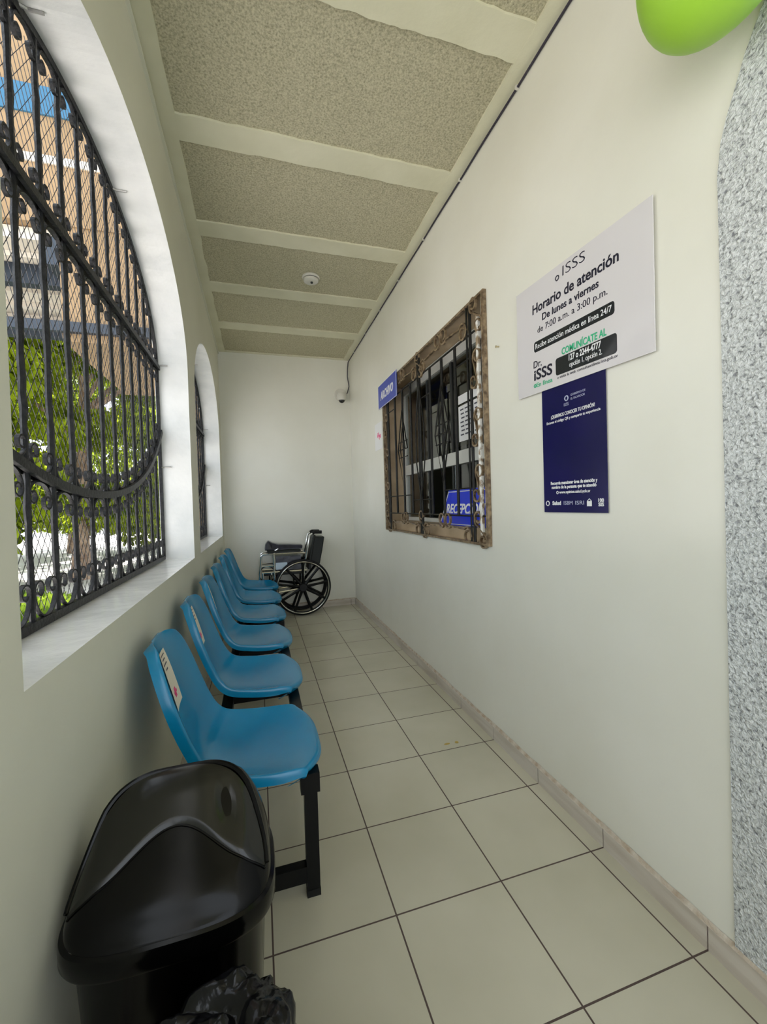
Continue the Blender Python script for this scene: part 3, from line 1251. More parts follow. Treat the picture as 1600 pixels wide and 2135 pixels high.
cc = thing('security_camera', 'small white dome security camera in the far upper corner', 'security camera', (1.0, YB, 2.51))
MB().lathe([(0.0, 0.0), (0.072, 0.0), (0.074, -0.02), (0.068, -0.045), (0, -0.045)], (0, 0, 0.025), 'Y', 32).build('base', M['plasticwhite'], cc, True)
MB().lathe([(0.040, 0), (0.052, -0.02), (0.056, -0.06), (0.048, -0.085), (0.0, -0.09)], (0, -0.065, 0.035), 'Z', 32).build('housing', M['plasticwhite'], cc, True)
pr = [(0.036 * math.cos(a), -0.050 - 0.034 * math.sin(a)) for a in [PI / 2 * i / 8 for i in range(9)]]
MB().lathe(pr, (0, -0.068, 0.0), 'Z', 24).build('lens_dome', M['lens'], cc, True)
MB().box(-0.03, 0.03, -0.065, -0.0, 0.0, 0.055).build('bracket', M['plasticwhite'], cc)

cb = thing('cable', 'thin black cable clipped along the top of the right wall to the security camera', 'cable',
           (XR - 0.006, 2.0, ZC - 0.013))
mb = MB()
pts = [(XR - 0.006, YN, ZC - 0.024)]
for i in range(40):
    y = YN + 0.15 + i * (YB - 0.10 - YN) / 40
    pts.append((XR - 0.006, y, ZC - 0.022 + 0.0015 * math.sin(i * 1.9)))
pts += [(XR - 0.008, YB - 0.012, ZC - 0.03), (XR - 0.018, YB - 0.010, ZC - 0.10), (XR - 0.022, YB - 0.008, ZC - 0.2), (XR - 0.006, YB - 0.01, ZC - 0.32),
        (XR - 0.03, YB - 0.02, ZC - 0.40), (XR - 0.06, YB - 0.03, ZC - 0.44)]
mb.tube(pts, 0.0052, n=6)
at(mb.build('wire', M['cable'], None, True), cb)
for i in range(9):
    y = -0.3 + i * 0.7195 * 0.72
    mb = MB()
    mb.box(XR - 0.0135, XR + 0.001, y - 0.005, y + 0.005, ZC - 0.030, ZC - 0.015)
    at(mb.build('clip', M['plasticwhite']), cb)

# ================================================================= BENCHES WITH BLUE SEATS
PROF = [  # x forward, z, half width  along the shell from front lip to back top
    (0.186, 0.366, 0.190), (0.196, 0.384, 0.198), (0.196, 0.400, 0.203), (0.176, 0.411, 0.207), (0.130, 0.411, 0.211), (0.060, 0.404, 0.214),
    (-0.010, 0.399, 0.212), (-0.080, 0.399, 0.207), (-0.135, 0.407, 0.202), (-0.175, 0.428, 0.197), (-0.200, 0.463, 0.192),
    (-0.217, 0.515, 0.189), (-0.232, 0.575, 0.190), (-0.247, 0.635, 0.188), (-0.262, 0.690, 0.180), (-0.276, 0.735, 0.164),
    (-0.288, 0.768, 0.142), (-0.297, 0.790, 0.112), (-0.301, 0.800, 0.086), (-0.304, 0.806, 0.050)]


def cat(P, t):
    n = len(P) - 1
    f = max(0.0, min(0.99999, t)) * n
    i = int(f)
    u = f - i
    p0, p1, p2, p3 = P[max(i - 1, 0)], P[i], P[i + 1], P[min(i + 2, n)]
    return [0.5 * (2 * b + (c - a) * u + (2 * a - 5 * b + 4 * c - d) * u * u + (3 * b - a - 3 * c + d) * u ** 3) for a, b, c, d in zip(p0, p1, p2, p3)]


def shell_frame(t):
    x, z, w = cat(PROF, t)
    x2, z2, _ = cat(PROF, min(t + 0.01, 1))
    x1, z1, _ = cat(PROF, max(t - 0.01, 0))
    d = Vector((x2 - x1, 0, z2 - z1)).normalized()
    nrm = Vector((d.z, 0, -d.x))       # towards the sitter (up on the seat, forwards on the back)
    return x, z, w, nrm


def shell_pt(u, t, off=0.0):
    x, z, w, nrm = shell_frame(t)
    seat = max(0.0, 1 - t / 0.45)
    lift = 0.034 * abs(u) ** 2.6 * max(0.0, min(1.0, (t - 0.10) / 0.25)) * min(1.0, (1 - t) / 0.12)
    if t > 0.5:
        lift *= 1.0 - 0.4 * (t - 0.5) / 0.5
    # concave waist where seat meets back
    k = math.exp(-((t - 0.5) / 0.12) ** 2)
    lift += 0.020 * k * abs(u) ** 2
    fr = max(0.0, 1 - t / 0.30)
    x -= 0.105 * abs(u) ** 3.6 * fr ** 1.2
    bowl = 0.014 * math.exp(-((t - 0.36) / 0.13) ** 2) * (1 - u * u)
    p = Vector((x, u * w, z)) + nrm * (lift + off - bowl)
    return p, nrm


def chair_shell():
    nu, nt2 = 20, 64
    vs, fs = [], []
    for j in range(nt2 + 1):
        t = j / nt2
        row = []
        for i in range(nu + 1):
            u = -1 + 2 * i / nu
            row.append(shell_pt(u, t)[0])
        x, z, w, nrm = shell_frame(t)
        # rolled rim turning over and away from the sitter
        lft, rgt = row[0], row[-1]
        e = min(1.0, (1 - t) / 0.06)
        dp = 0.0085 + 0.022 * max(0.0, min(1.0, (t - 0.05) / 0.2))
        rim = lambda p, s: [p + Vector((0, s * 0.005, 0)) * e + nrm * 0.0015 * e, p + Vector((0, s * 0.010, 0)) * e - nrm * 0.007 * e,
                            p + Vector((0, s * 0.011, 0)) * e - nrm * dp * e]
        row = rim(lft, -1)[::-1] + row + rim(rgt, 1)
        vs += row
    W_ = nu + 7
    for j in range(nt2):
        for i in range(W_ - 1):
            fs.append((j * W_ + i, j * W_ + i + 1, (j + 1) * W_ + i + 1, (j + 1) * W_ + i))
    # top rim: roll over backwards
    base = nt2 * W_
    x, z, w, nrm = shell_frame(1.0)
    inner = [Vector(vs[base + i]) for i in range(3, W_ - 3)]
    base += 3
    for (a, b) in ((0.002, -0.001), (0.003, -0.005), (0.002, -0.010)):
        n0 = len(vs)
        vs += [p + Vector((-0.15, 0, 1)).normalized() * a + nrm * b for p in inner]
        prev = base
        for i in range(W_ - 7):
            fs.append((prev + i, prev + i + 1, n0 + i + 1, n0 + i))
        base = n0
    me = bpy.data.meshes.new('seat_shell')
    me.from_pydata([tuple(v) for v in vs], [], fs)
    me.materials.append(M['chairblue'])
    bm = bmesh.new()
    bm.from_mesh(me)
    bmesh.ops.recalc_face_normals(bm, faces=bm.faces)
    bm.to_mesh(me)
    bm.free()
    for p in me.polygons:
        p.use_smooth = True
    return me


SHELL = chair_shell()


def sticker_mesh():
    mb = MB()

    def patch(u0, u1, t0, t1, off, nu=6, nt2=6):
        vs = []
        for j in range(nt2 + 1):
            for i in range(nu + 1):
                vs.append(shell_pt(u0 + (u1 - u0) * i / nu, t0 + (t1 - t0) * j / nt2, off)[0])
        fs = [(j * (nu + 1) + i, j * (nu + 1) + i + 1, (j + 1) * (nu + 1) + i + 1, (j + 1) * (nu + 1) + i) for j in range(nt2) for i in range(nu)]
        mb.add(vs, fs)
    mb.mi = 0
    patch(-0.58, 0.0, 0.655, 0.845, 0.0035)
    mb.mi = 1
    for k, (a, b) in enumerate(((-0.50, -0.14), (-0.46, -0.20), (-0.50, -0.18), (-0.42, -0.24))):
        t = 0.822 - 0.019 * k
        patch(a, b, t, t + 0.006, 0.0042, 4, 1)
    mb.mi = 2
    patch(-0.36, -0.24, 0.680, 0.706, 0.0042, 3, 2)
    patch(-0.42, -0.18, 0.689, 0.697, 0.0044, 3, 1)
    return mb


def chair_bench(y_first, label, stickers, spacing=0.60):
    t = thing('waiting_bench', label, 'bench', (-0.02, y_first + spacing, 0), 'blue three-seat waiting benches along the left wall')
    X0b = -0.018

    def P(mb, name, mat=M['bench'], **k):
        o = mb.build(name, mat, None, **k)
        return at(o, t)
    ya, yb2 = y_first - 0.185, y_first + 2 * spacing + 0.16
    mb = MB()
    mb.box(0.105, 0.150, ya, yb2, 0.335, 0.375)
    P(mb, 'front_beam', bevel=0.002)
    mb = MB()
    mb.box(-0.175, -0.130, ya, yb2, 0.335, 0.375)
    P(mb, 'rear_beam', bevel=0.002)
    for k in range(3):
        yy = y_first + k * spacing
        for d in (-0.10, 0.10):
            mb = MB()
            mb.box(-0.13, 0.105, yy + d - 0.017, yy + d + 0.017, 0.340, 0.373)
            P(mb, 'cross_bar')
    for yy in (ya + 0.0, yb2 - 0.036):
        for xx in (0.108, -0.172):
            mb = MB()
            mb.box(xx, xx + 0.040, yy, yy + 0.036, 0.002, 0.335)
            mb.mi = 1
            mb.box(xx - 0.001, xx + 0.041, yy - 0.001, yy + 0.037, 0.0, 0.022)
            P(mb, 'leg', [M['bench'], M['rubber']])
        mb = MB()
        mb.box(-0.132, 0.108, yy + 0.003, yy + 0.033, 0.045, 0.095)
        P(mb, 'foot_bar')
        mb = MB()
        mb.box(0.098, 0.156, yy - 0.004, yy + 0.04, 0.325, 0.385)
        P(mb, 'end_cap')
    st = None
    for k in range(3):
        o = bpy.data.objects.new('seat_shell', SHELL)
        COL.objects.link(o)
        o.parent = t
        o.location = (X0b + 0.02, (k - 1) * spacing, 0.0)
        md = o.modifiers.new('sub', 'SUBSURF')
        md.levels = 1
        md.render_levels = 1
        if stickers[k]:
            s = sticker_mesh().build('sticker', [M['paper'], M['ink'], M['pink']], o)
            s['label'] = 'cream paper sticker with dark lines and a pink mark'
        for (mx, my) in ((-0.13, -0.10), (-0.13, 0.10), (0.10, -0.10), (0.10, 0.10)):
            mb = MB()
            mb.lathe([(0.0, 0.0), (0.010, 0.0), (0.010, 0.03), (0.0, 0.03)], (mx, my, 0.365), 'Z', 10)
            mb.build('mount', M['bench'], o)
    return t


chair_bench(0.672, 'three blue moulded seats on black legs, the bench nearest the black bin', (1, 1, 1))
chair_bench(2.472, 'three blue moulded seats on black legs, the far bench beside the wheelchair', (0, 0, 0))

# ================================================================= BLACK BIN
bx, by = -0.176, 0.118
HX, HY, ZR = 0.179, 0.135, 0.458


def sup(a, hx, hy, p=3.4):
    c, s = math.cos(a), math.sin(a)
    return (hx * math.copysign(abs(c) ** (2 / p), c), hy * math.copysign(abs(s) ** (2 / p), s))


bn = thing('swing_bin', 'black plastic swing-top bin in the left foreground against the wall', 'bin', (bx, by, 0))
mb = MB()
n = 64
prof = [(0.0, 0.0), (0.78, 0.0), (0.80, 0.012), (0.86, 0.20), (0.93, 0.43), (0.945, 0.44), (0.945, 0.452), (0.93, 0.452)]
for k, (s_, z_) in enumerate(prof):
    pass
vs = []
for s_, z_ in prof:
    for j in range(n):
        x, y = sup(2 * PI * j / n, HX * max(s_, 0.001), HY * max(s_, 0.001))
        vs.append((x, y, z_))
mb.add(vs, [(i * n + j, i * n + (j + 1) % n, (i + 1) * n + (j + 1) % n, (i + 1) * n + j) for i in range(len(prof) - 1) for j in range(n)])
mb.build('bin_body', M['binblack'], bn, True)


def hood_h(yn):
    """height of the hood over the rim along the middle line, yn in -1 (front) .. 1 (back)"""
    K = [(-1.0, 0.0), (-0.93, 0.020), (-0.7, 0.045), (-0.35, 0.082), (0.0, 0.122), (0.3, 0.160), (0.5, 0.172), (0.72, 0.160), (0.9, 0.105), (0.97, 0.05), (1.0, 0.0)]
    for (a, ha), (b, hb_) in zip(K[:-1], K[1:]):
        if yn <= b:
            t = (yn - a) / (b - a)
            return ha + (hb_ - ha) * t
    return 0.0


def hood_pt(r, a, off=0.0):
    x, y = sup(a, 1, 1, 3.4)
    X, Y = x * r, y * r
    # smooth the middle-line height a little
    h = sum(hood_h(max(-1, min(1, Y + d))) for d in (-0.12, -0.06, 0, 0.06, 0.12)) / 5
    edge = (1 - abs(r) ** 5) ** 0.5 if r < 1 else 0
    side = 1 - 0.35 * abs(X) ** 3.0
    return Vector((X * HX, Y * HY, ZR + 0.014 + (h * side) * min(1.0, edge * 1.15 + 0.0) + off))


def hood_z(Xn, Yn):
    """hood height at normalised plan coordinates"""
    p = 3.4
    r = (abs(Xn) ** p + abs(Yn) ** p) ** (1 / p)
    r = min(r, 0.9999)
    h = sum(hood_h(max(-1, min(1, Yn + d))) for d in (-0.12, -0.06, 0, 0.06, 0.12)) / 5
    return ZR + 0.014 + h * (1 - 0.35 * abs(Xn) ** 3) * min(1.0, (1 - r ** 5) ** 0.5 * 1.15)


mb = MB()
vs = []
rr = [0.001] + [i / 26 for i in range(1, 24)] + [0.93, 0.96, 0.98, 0.993, 1.0]
na = 96
for r in rr:
    for j in range(na):
        x, y = sup(2 * PI * j / na, 1, 1, 3.4)
        vs.append((x * r * HX, y * r * HY, hood_z(x * r, y * r)))
fs = [(i * na + j, i * na + (j + 1) % na, (i + 1) * na + (j + 1) % na, (i + 1) * na + j) for i in range(len(rr) - 1) for j in range(na)]
mb.add(vs, fs)
# rim band
k0 = []
for (s_, z_) in ((1.0, ZR + 0.014), (1.035, ZR + 0.010), (1.045, ZR), (1.045, ZR - 0.022), (1.03, ZR - 0.028), (0.97, ZR - 0.028)):
    k0 += [(*[q * s_ for q in sup(2 * PI * j / na, HX, HY)], z_) for j in range(na)]
mb.add(k0, [(i * na + j, i * na + (j + 1) % na, (i + 1) * na + (j + 1) % na, (i + 1) * na + j) for i in range(5) for j in range(na)])
hood = mb.build('hood', M['binblack'], bn, True)

# flap lying on the hood
def flap_curve(xn):
    """front and back edge of the flap in normalised y"""
    f = -0.52 + 0.42 * math.cos(xn * PI * 0.62) ** 2
    q = abs(xn) / 0.93
    b = -0.52 + 1.10 * max(0, 1 - q ** 2.6) ** 0.5
    return f, max(b, f)


mb = MB()
vs = []
nx, nyy = 48, 24
for i in range(nx + 1):
    xn = 0.93 * math.sin((i / nx - 0.5) * PI)
    f, b = flap_curve(xn)
    for j in range(nyy + 1):
        yn = f + (b - f) * j / nyy
        q = min(j, nyy - j) / nyy
        off = 0.006 * min(1, q * 26) ** 0.5
        # finger dimple
        dd = math.exp(-(((xn - 0.52) / 0.10) ** 2 + ((yn - 0.05 + (xn - 0.52) * 0.9) / 0.26) ** 2))
        off -= 0.010 * dd
        vs.append((xn * HX, yn * HY, hood_z(xn, yn) + off + 0.001))
mb.add(vs, [(i * (nyy + 1) + j, (i + 1) * (nyy + 1) + j, (i + 1) * (nyy + 1) + j + 1, i * (nyy + 1) + j + 1) for i in range(nx) for j in range(nyy)])
mb.build('flap', M['binflap'], bn, True)
mb = MB()
pts = []
for i in range(49):
    xn = 0.945 * math.sin((i / 48 - 0.5) * PI)
    f, b = flap_curve(xn * 0.984)
    yn = b + 0.05
    pts.append((xn * HX, yn * HY, hood_z(xn, min(yn, 0.97)) + 0.004))
mb.tube(pts, 0.0065, n=8)
pts = []
for i in range(49):
    xn = 0.93 * math.sin((i / 48 - 0.5) * PI)
    f, b = flap_curve(xn)
    pts.append((xn * HX, (f - 0.012) * HY, hood_z(xn, f - 0.012) + 0.001))
mb.tube(pts, 0.0022, n=6)
mb.build('flap_rim', M['binblack'], bn, True)

# crumpled black bag in front of the bin
def crumple(name, c, R, mat, seed, label, cat_):
    bm = bmesh.new()
    bmesh.ops.create_icosphere(bm, subdivisions=6, radius=1)
    for v in bm.verts:
        p = v.co.copy()
        q = Vector((math.copysign(abs(p.x) ** 0.8, p.x), math.copysign(abs(p.y) ** 0.8, p.y), math.copysign(abs(p.z) ** 0.7, p.z)))
        d = 0.0
        for k, a in ((1.9, 0.16), (4.2, 0.08), (8, 0.025)):
            d += a * abs(noise.noise(p * k + Vector((seed, k, 0)))) * 1.6
        q *= (0.88 + d)
        v.co = Vector((q.x * R[0], q.y * R[1], q.z * R[2]))
        if v.co.z < -R[2] * 0.97:
            v.co.z = -R[2] * 0.97
    zmin = min(v.co.z for v in bm.verts)
    for v in bm.verts:
        v.co += Vector((0, 0, -zmin))
    me = bpy.data.meshes.new(name)
    bm.to_mesh(me)
    bm.free()
    me.materials.append(mat)
    me.polygons.foreach_set('use_smooth', [True] * len(me.polygons))
    o = bpy.data.objects.new(name, me)
    COL.objects.link(o)
    o.location = (c[0], c[1], 0)
    return tag(o, label, cat_)


crumple('rubbish_bag', (-0.105, -0.170, 0), (0.158, 0.128, 0.238), M['bag'], 4.2, 'shiny crumpled black rubbish bag on the floor in front of the bin', 'bag')

# ================================================================= WHEELCHAIR
wc = thing('wheelchair', 'folding wheelchair with black back and chrome frame parked against the end wall', 'wheelchair', (0.45, 4.0, 0))


def W(mb, name, mat, smooth=True, **k):
    o = mb.build(name, mat, None, smooth, **k)
    return at(o, wc)


WR, WXc = 0.312, 0.452
for yy, s in ((3.87, -1), (4.125, 1)):
    root = None
    mb = MB()
    mb.torus((WXc, yy, WR), WR - 0.014, 0.014, 'Y', 72, 10)
    root = W(mb, 'wheel', M['rubber'])

    def sub(mb, name, mat):
        o = mb.build(name, mat, None, True)
        o.parent = root
        o.matrix_parent_inverse = Matrix.Identity(4)
        return o
    mb = MB()
    mb.torus((WXc, yy, WR), WR - 0.034, 0.010, 'Y', 72, 8)
    sub(mb, 'rim', M['mag'])
    mb = MB()
    mb.torus((WXc, yy + s * 0.022, WR), WR - 0.028, 0.0062, 'Y', 72, 8)
    for k in range(8):
        a = 2 * PI * k / 8 + 0.2
        rr_ = WR - 0.034
        mb.tube([(WXc + rr_ * math.cos(a), yy, WR + rr_ * math.sin(a)), (WXc + (rr_ + 0.006) * math.cos(a), yy + s * 0.022, WR + (rr_ + 0.006) * math.sin(a))], 0.004, n=5)
    sub(mb, 'hand_rim', M['chrome'])
    mb = MB()
    mb.lathe([(0.0, -0.03), (0.040, -0.03), (0.048, -0.01), (0.048, 0.012), (0.030, 0.028), (0.0, 0.03)], (WXc, yy, WR), 'Y', 28)
    for k in range(9):
        a = 2 * PI * k / 9 + 0.16
        c_, s_ = math.cos(a), math.sin(a)
        mb.tube([(WXc + 0.035 * c_, yy, WR + 0.035 * s_), (WXc + 0.16 * c_, yy, WR + 0.16 * s_), (WXc + 0.28 * c_, yy, WR + 0.28 * s_)], [0.019, 0.014, 0.0155], n=6)
    sub(mb, 'spokes', M['mag'])
# seat, cushion, back
mb = MB()
mb.box(0.03, 0.50, 3.905, 4.09, 0.46, 0.50)
W(mb, 'seat', M['vinyl'], False, bevel=0.008)
bk = [(0.50, 0.50), (0.535, 0.60), (0.575, 0.74), (0.60, 0.86)]
mb = MB()
y0, y1 = 3.885, 4.10
vs = []
for (x, z) in ((0.515, 0.50), (0.535, 0.64), (0.565, 0.80), (0.585, 0.885)):
    vs += [(x, y0, z), (x, y1, z), (x + 0.028, y1, z), (x + 0.028, y0, z)]
fs = [(0, 1, 2, 3), (12, 15, 14, 13)]
for i in range(3):
    for j in range(4):
        k = (j + 1) % 4
        fs.append((i * 4 + j, i * 4 + k, (i + 1) * 4 + k, (i + 1) * 4 + j))
mb.add(vs, fs)
W(mb, 'backrest', M['vinyl'], False, bevel=0.008)
# hanging rear pocket of the back: wide black panel
mb = MB()
vs = []
for (x0_, x1_, z) in ((0.545, 0.650, 0.555), (0.560, 0.682, 0.70), (0.575, 0.712, 0.862)):
    vs += [(x0_, 3.895, z), (x0_, 4.09, z), (x1_, 4.09, z), (x1_, 3.895, z)]
fs = [(0, 1, 2, 3), (8, 11, 10, 9)]
for i in range(2):
    for j in range(4):
        k = (j + 1) % 4
        fs.append((i * 4 + j, i * 4 + k, (i + 1) * 4 + k, (i + 1) * 4 + j))
mb.add(vs, fs)
W(mb, 'back_pocket', M['vinyl'], False, bevel=0.01)
mb = MB()
for yy in (3.885, 4.10):
    mb.tube([(0.455, yy, 0.33), (0.475, yy, 0.55), (0.525, yy, 0.78), (0.545, yy, 0.885), (0.60, yy, 0.918)], 0.011, n=8)
    mb.tube([(0.01, yy, 0.68), (0.04, yy, 0.70), (0.43, yy, 0.70), (0.49, yy, 0.69)], 0.0105, n=8)
    mb.tube([(0.02, yy, 0.50), (0.50, yy, 0.50)], 0.011, n=8)
    mb.tube([(0.03, yy, 0.26), (0.45, yy, 0.30)], 0.0105, n=8)
    mb.tube([(0.15, yy, 0.26), (0.15, yy, 0.70), (0.165, yy, 0.735), (0.20, yy, 0.752)], 0.011, n=8)
    mb.tube([(0.02, yy, 0.68), (0.0, yy, 0.52), (-0.02, yy, 0.30), (-0.06, yy, 0.16), (-0.10, yy, 0.13)], 0.0105, n=8)
    mb.tube([(0.03, yy, 0.50), (0.03, yy, 0.20)], 0.0105, n=8)
    mb.tube([(0.02, yy, 0.57), (0.15, yy, 0.57)], 0.008, n=8)
mb.tube([(0.10, 3.885, 0.27), (0.10, 4.10, 0.48)], 0.010, n=8)
mb.tube([(0.12, 4.10, 0.27), (0.12, 3.885, 0.48)], 0.010, n=8)
mb.tube([(0.36, 3.885, 0.29), (0.36, 4.10, 0.49)], 0.010, n=8)
mb.tube([(WXc, 3.87, WR), (WXc, 3.90, WR)], 0.012, n=8)
mb.tube([(WXc, 4.08, WR), (WXc, 4.125, WR)], 0.012, n=8)
W(mb, 'frame', M['chrome'])
for yy in (3.885, 4.10):
    mb = MB()
    mb.tube([(0.575, yy, 0.905), (0.60, yy, 0.918), (0.68, yy, 0.915)], 0.019, n=10)
    W(mb, 'push_handle', M['rubber'])
    mb = MB()
    mb.box(0.08, 0.44, yy - 0.026, yy + 0.026, 0.712, 0.737)
    W(mb, 'armrest', M['vinyl'], False, bevel=0.008)
# folded leg cushion lying on the arms, dark and wedge shaped
mb = MB()
vs = []
for (x, zl, zh) in ((0.055, 0.738, 0.800), (0.085, 0.738, 0.842), (0.13, 0.738, 0.815), (0.19, 0.738, 0.796), (0.31, 0.738, 0.790), (0.46, 0.738, 0.776)):
    vs += [(x, 3.90, zl), (x, 4.085, zl), (x + 0.01, 4.07, zh), (x + 0.01, 3.925, zh)]
fs = [(0, 1, 2, 3), (23, 22, 21, 20)]
for i in range(5):
    for j in range(4):
        k = (j + 1) % 4
        fs.append((i * 4 + j, i * 4 + k, (i + 1) * 4 + k, (i + 1) * 4 + j))
mb.add(vs, fs)
lc = mb.build('folded_cushion', M['vinylnavy'], None, False, 0.012)
tag(lc, 'folded dark navy cushion lying across the wheelchair armrests', 'cushion')
# side guard with a pale label
mb = MB()
mb.box(0.17, 0.44, 3.893, 3.899, 0.515, 0.67)
W(mb, 'side_guard', M['vinylnavy'], False)
mb = MB()
mb.box(0.165, 0.29, 3.886, 3.8915, 0.525, 0.60)
W(mb, 'label_plate', M['label'], False)
for yy in (3.90, 4.09):
    mb = MB()
    mb.torus((0.03, yy, 0.10), 0.085, 0.014, 'Y', 40, 8)
    cw = W(mb, 'castor_wheel', M['rubber'])
    mb = MB()
    mb.lathe([(0, -0.015), (0.02, -0.015), (0.02, 0.015), (0, 0.015)], (0.03, yy, 0.10), 'Y', 16)
    for k in range(6):
        a = PI * k / 3
        mb.tube([(0.03, yy, 0.10), (0.03 + 0.08 * math.cos(a), yy, 0.10 + 0.08 * math.sin(a))], 0.008, n=5)
    o = mb.build('castor_hub', M['mag'], None, True)
    o.parent = cw
    mb = MB()
    mb.tube([(0.03, yy - 0.022, 0.10), (0.03, yy - 0.022, 0.20), (0.03, yy + 0.022, 0.20), (0.03, yy + 0.022, 0.10)], 0.006, n=6)
    W(mb, 'castor_fork', M['chrome'])
    mb = MB()
    mb.box(-0.17, -0.07, yy - 0.04, yy + 0.04, 0.115, 0.13)
    W(mb, 'footplate', M['mag'], False, bevel=0.004)
# elevating leg rest with its own calf wheel-shaped pad
mb = MB()
mb.torus((0.075, 3.91, 0.48), 0.085, 0.006, 'Y', 32, 6)
mb.lathe([(0, -0.012), (0.02, -0.012), (0.02, 0.012), (0, 0.012)], (0.075, 3.91, 0.48), 'Y', 14)
W(mb, 'brake_hoop', M['mag'])

wc.location.y += 0.026
lc.location.y += 0.026

# ================================================================= OUTSIDE
struct(box_obj('ground', -60, XO, -14, 70, -0.30, -0.16, M['concrete']))
struct(box_obj('ground_step', XO - 1.15, XO, YN - 2, 9, -0.16, -0.10, M['concrete']))


def leaves_mesh(name, centers, n, size, mat, parent=None, droop=0.6, seed=0):
    """n small bent leaves scattered in ellipsoid clusters (c, R)"""
    rg = np.random.default_rng(seed)
    vs = np.empty((n, 6, 3))
    K = len(centers)
    wts = np.array([c[1][0] * c[1][1] * c[1][2] for c in centers]) ** 0.66
    wts /= wts.sum()
    idx = rg.choice(K, n, p=wts)
    C_ = np.array([c[0] for c in centers])[idx]
    R_ = np.array([c[1] for c in centers])[idx]
    d = rg.normal(size=(n, 3))
    d /= np.linalg.norm(d, axis=1)[:, None]
    rad = rg.uniform(0.45, 1.0, n) ** 0.5
    P_ = C_ + d * R_ * rad[:, None]
    a = rg.uniform(0, 2 * PI, n)
    dirv = np.stack([np.cos(a), np.sin(a), -droop * rg.uniform(0.3, 2.2, n)], -1)
    dirv /= np.linalg.norm(dirv, axis=1)[:, None]
    side = np.cross(dirv, rg.normal(size=(n, 3)))
    side /= np.linalg.norm(side, axis=1)[:, None]
    up = np.cross(side, dirv)
    L_ = size * rg.uniform(0.7, 1.35, n)[:, None]
    Wd = L_ * 0.20
    vs[:, 0] = P_
    vs[:, 1] = P_ + dirv * L_ * 0.35 + side * Wd
    vs[:, 2] = P_ + dirv * L_ * 0.35 - side * Wd
    vs[:, 3] = P_ + dirv * L_ * 0.75 + side * Wd * 0.7 - up * L_ * 0.08
    vs[:, 4] = P_ + dirv * L_ * 0.75 - side * Wd * 0.7 - up * L_ * 0.08
    vs[:, 5] = P_ + dirv * L_ - up * L_ * 0.16
    me = bpy.data.meshes.new(name)
    base = np.arange(n)[:, None] * 6
    tris = np.array([[0, 2, 1], [1, 2, 4], [1, 4, 3], [3, 4, 5]])
    F_ = (base[:, :, None] + tris[None]).reshape(-1, 3)
    me.vertices.add(n * 6)
    me.vertices.foreach_set('co', vs.ravel())
    me.loops.add(len(F_) * 3)
    me.loops.foreach_set('vertex_index', F_.ravel())
    me.polygons.add(len(F_))
    me.polygons.foreach_set('loop_start', np.arange(0, len(F_) * 3, 3))
    me.polygons.foreach_set('loop_total', np.full(len(F_), 3))
    me.materials.append(mat)
    me.update()
    me.validate()
    o = bpy.data.objects.new(name, me)
    COL.objects.link(o)
    if parent is not None:
        o.parent = parent
    return o


def tree(loc, h, spread, label, mat, n, size, seed, trunk_r=0.12, low=0.9, group='trees in the yard outside'):
    rnd = random.Random(seed)
    t = thing('tree', label, 'tree', loc, group)
    mb = MB()
    pts, rs = [], []
    for i in range(9):
        k = i / 8
        pts.append((0.10 * math.sin(k * 3 + seed), 0.08 * math.cos(k * 2.3 + seed), h * 0.72 * k))
        rs.append(trunk_r * (1.25 - 0.75 * k) * (1.25 if i == 0 else 1))
    mb.tube(pts, rs, n=12)
    mb.build('trunk', M['bark'], t, True)
    ends = []
    for i in range(9):
        a = 2 * PI * i / 9 + rnd.uniform(-.3, .3)
        z0 = h * rnd.uniform(0.28, 0.6)
        L_ = spread * rnd.uniform(0.6, 0.95)
        e = (L_ * math.cos(a), L_ * math.sin(a), z0 + h * rnd.uniform(0.05, 0.3))
        mb = MB()
        mb.tube([(0.05, 0.03, z0), (e[0] * 0.5, e[1] * 0.5, (z0 + e[2]) / 2 + 0.15), e], [trunk_r * 0.42, trunk_r * 0.3, trunk_r * 0.12], n=6)
        mb.build('branch', M['bark'], t, True)
        ends.append(e)
    cl = []
    for i in range(70):
        a = rnd.uniform(0, 2 * PI)
        r = spread * math.sqrt(rnd.uniform(0, 1))
        ztop = h * (1 - 0.35 * (r / spread) ** 2)
        z = rnd.uniform(low + 0.4 * (1 - r / spread), ztop)
        s = rnd.uniform(0.35, 0.75) * spread * 0.42
        cl.append(((r * math.cos(a), r * math.sin(a), z), (s, s, s * 0.8)))
    leaves_mesh('foliage', cl, n, size, mat, t, 0.8, seed)
    return t


tree((-3.45, 9.3, -0.16), 7.4, 2.3, 'drooping green tree with a slim brown trunk, in the middle of the arch view', M['leaf1'], 34000, 0.17, 11, 0.13, 1.1)
tree((-8.3, 10.2, -0.16), 7.6, 2.5, 'leafy green tree at the left edge of the arch view', M['leaf1'], 27000, 0.17, 23, 0.14, 1.15)
tree((-0.3, 13.0, -0.16), 7.5, 2.6, 'green tree behind the bars at the right of the arch view', M['leaf2'], 26000, 0.18, 37, 0.14, 1.25)
tree((-6.2, 16.2, -0.16), 9.0, 3.3, 'tall green tree standing behind the slim-trunked one', M['leaf2'], 20000, 0.24, 51, 0.18, 1.0)

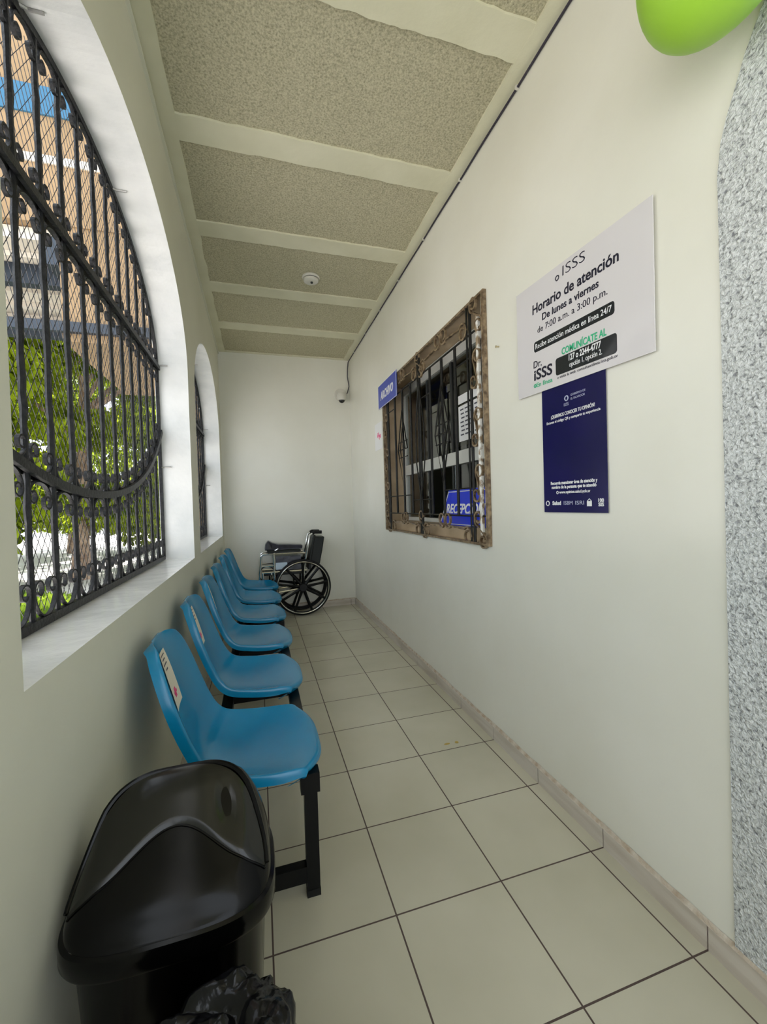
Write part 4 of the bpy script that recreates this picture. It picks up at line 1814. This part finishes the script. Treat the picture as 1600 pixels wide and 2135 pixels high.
# grass strip and low plants near the wall
rg = np.random.default_rng(5)
cl = [((x, y, 0.0), (0.5, 0.5, 0.12)) for x, y in zip(rg.uniform(-4.2, -1.1, 50), rg.uniform(2.4, 6.2, 50))]
g_ = leaves_mesh('grass', cl, 14000, 0.16, M['grass'], None, -1.2, 3)
g_.location = (0, 0, -0.10)
g_['kind'] = 'stuff'
g_['label'] = 'bright green grass and low plants growing outside the near arch'
g_['category'] = 'grass'

struct(box_obj('boundary_wall', -40, 6, 30, 30.3, -0.16, 1.9, M['boundary']))

# overhanging upper storey of the neighbouring building
an = thing('annex_building', 'tan upper storey with a blue band overhanging the yard outside the arch', 'building', (-4.0, 5.5, 3.0))


def A(mb, name, mat, **k):
    return at(mb.build(name, mat, None, **k), an)


AX0, AX1, AY0, AY1 = -9.0, -0.70, 4.25, 6.4
mb = MB()
mb.box(AX0, AX1, AY0, AY1, 4.15, 7.6)
mb.box(-1.86, AX1, AY0 + 0.02, AY1, 2.98, 4.15)
A(mb, 'wall', M['annex'])
mb = MB()
mb.box(AX0, AX1 + 0.01, AY0 - 0.02, AY0, 5.22, 5.50)
A(mb, 'blue_band', M['annexblue'])
mb = MB()
mb.box(AX0, AX1 + 0.01, AY0 - 0.02, AY0, 4.74, 4.82)
A(mb, 'white_band', M['annexwhite'])
mb = MB()
mb.box(AX0, -1.87, AY0 + 0.1, AY1, 4.02, 4.14)
A(mb, 'soffit', M['annexwhite'])
for (xa, xb, ya_, yb_, za, zb_) in ((AX0, -1.87, AY0 + 0.6, AY0 + 0.72, 3.80, 4.02), (-1.98, -1.87, AY0, AY1, 3.74, 4.02), (AX0, AX1, AY0 - 0.05, AY0 + 0.01, 3.06, 3.16),
                                    (AX0, -1.9, AY1 - 0.2, AY1 - 0.08, 3.70, 3.92)):
    mb = MB()
    mb.box(xa, xb, ya_, yb_, za, zb_)
    A(mb, 'beam', M['steelblue'])
for k in range(5):
    yy = AY0 + 0.35 + 0.42 * k
    mb = MB()
    mb.box(AX0, -1.99, yy, yy + 0.10, 3.96, 4.018)
    A(mb, 'rafter', M['annexwhite'])
for (xx, yy) in ((-8.6, AY0 + 0.1), (-0.95, AY1 - 0.3)):
    mb = MB()
    mb.box(xx, xx + 0.2, yy, yy + 0.2, -0.16, 4.15 if xx < -2 else 2.98)
    A(mb, 'column', M['annex'])
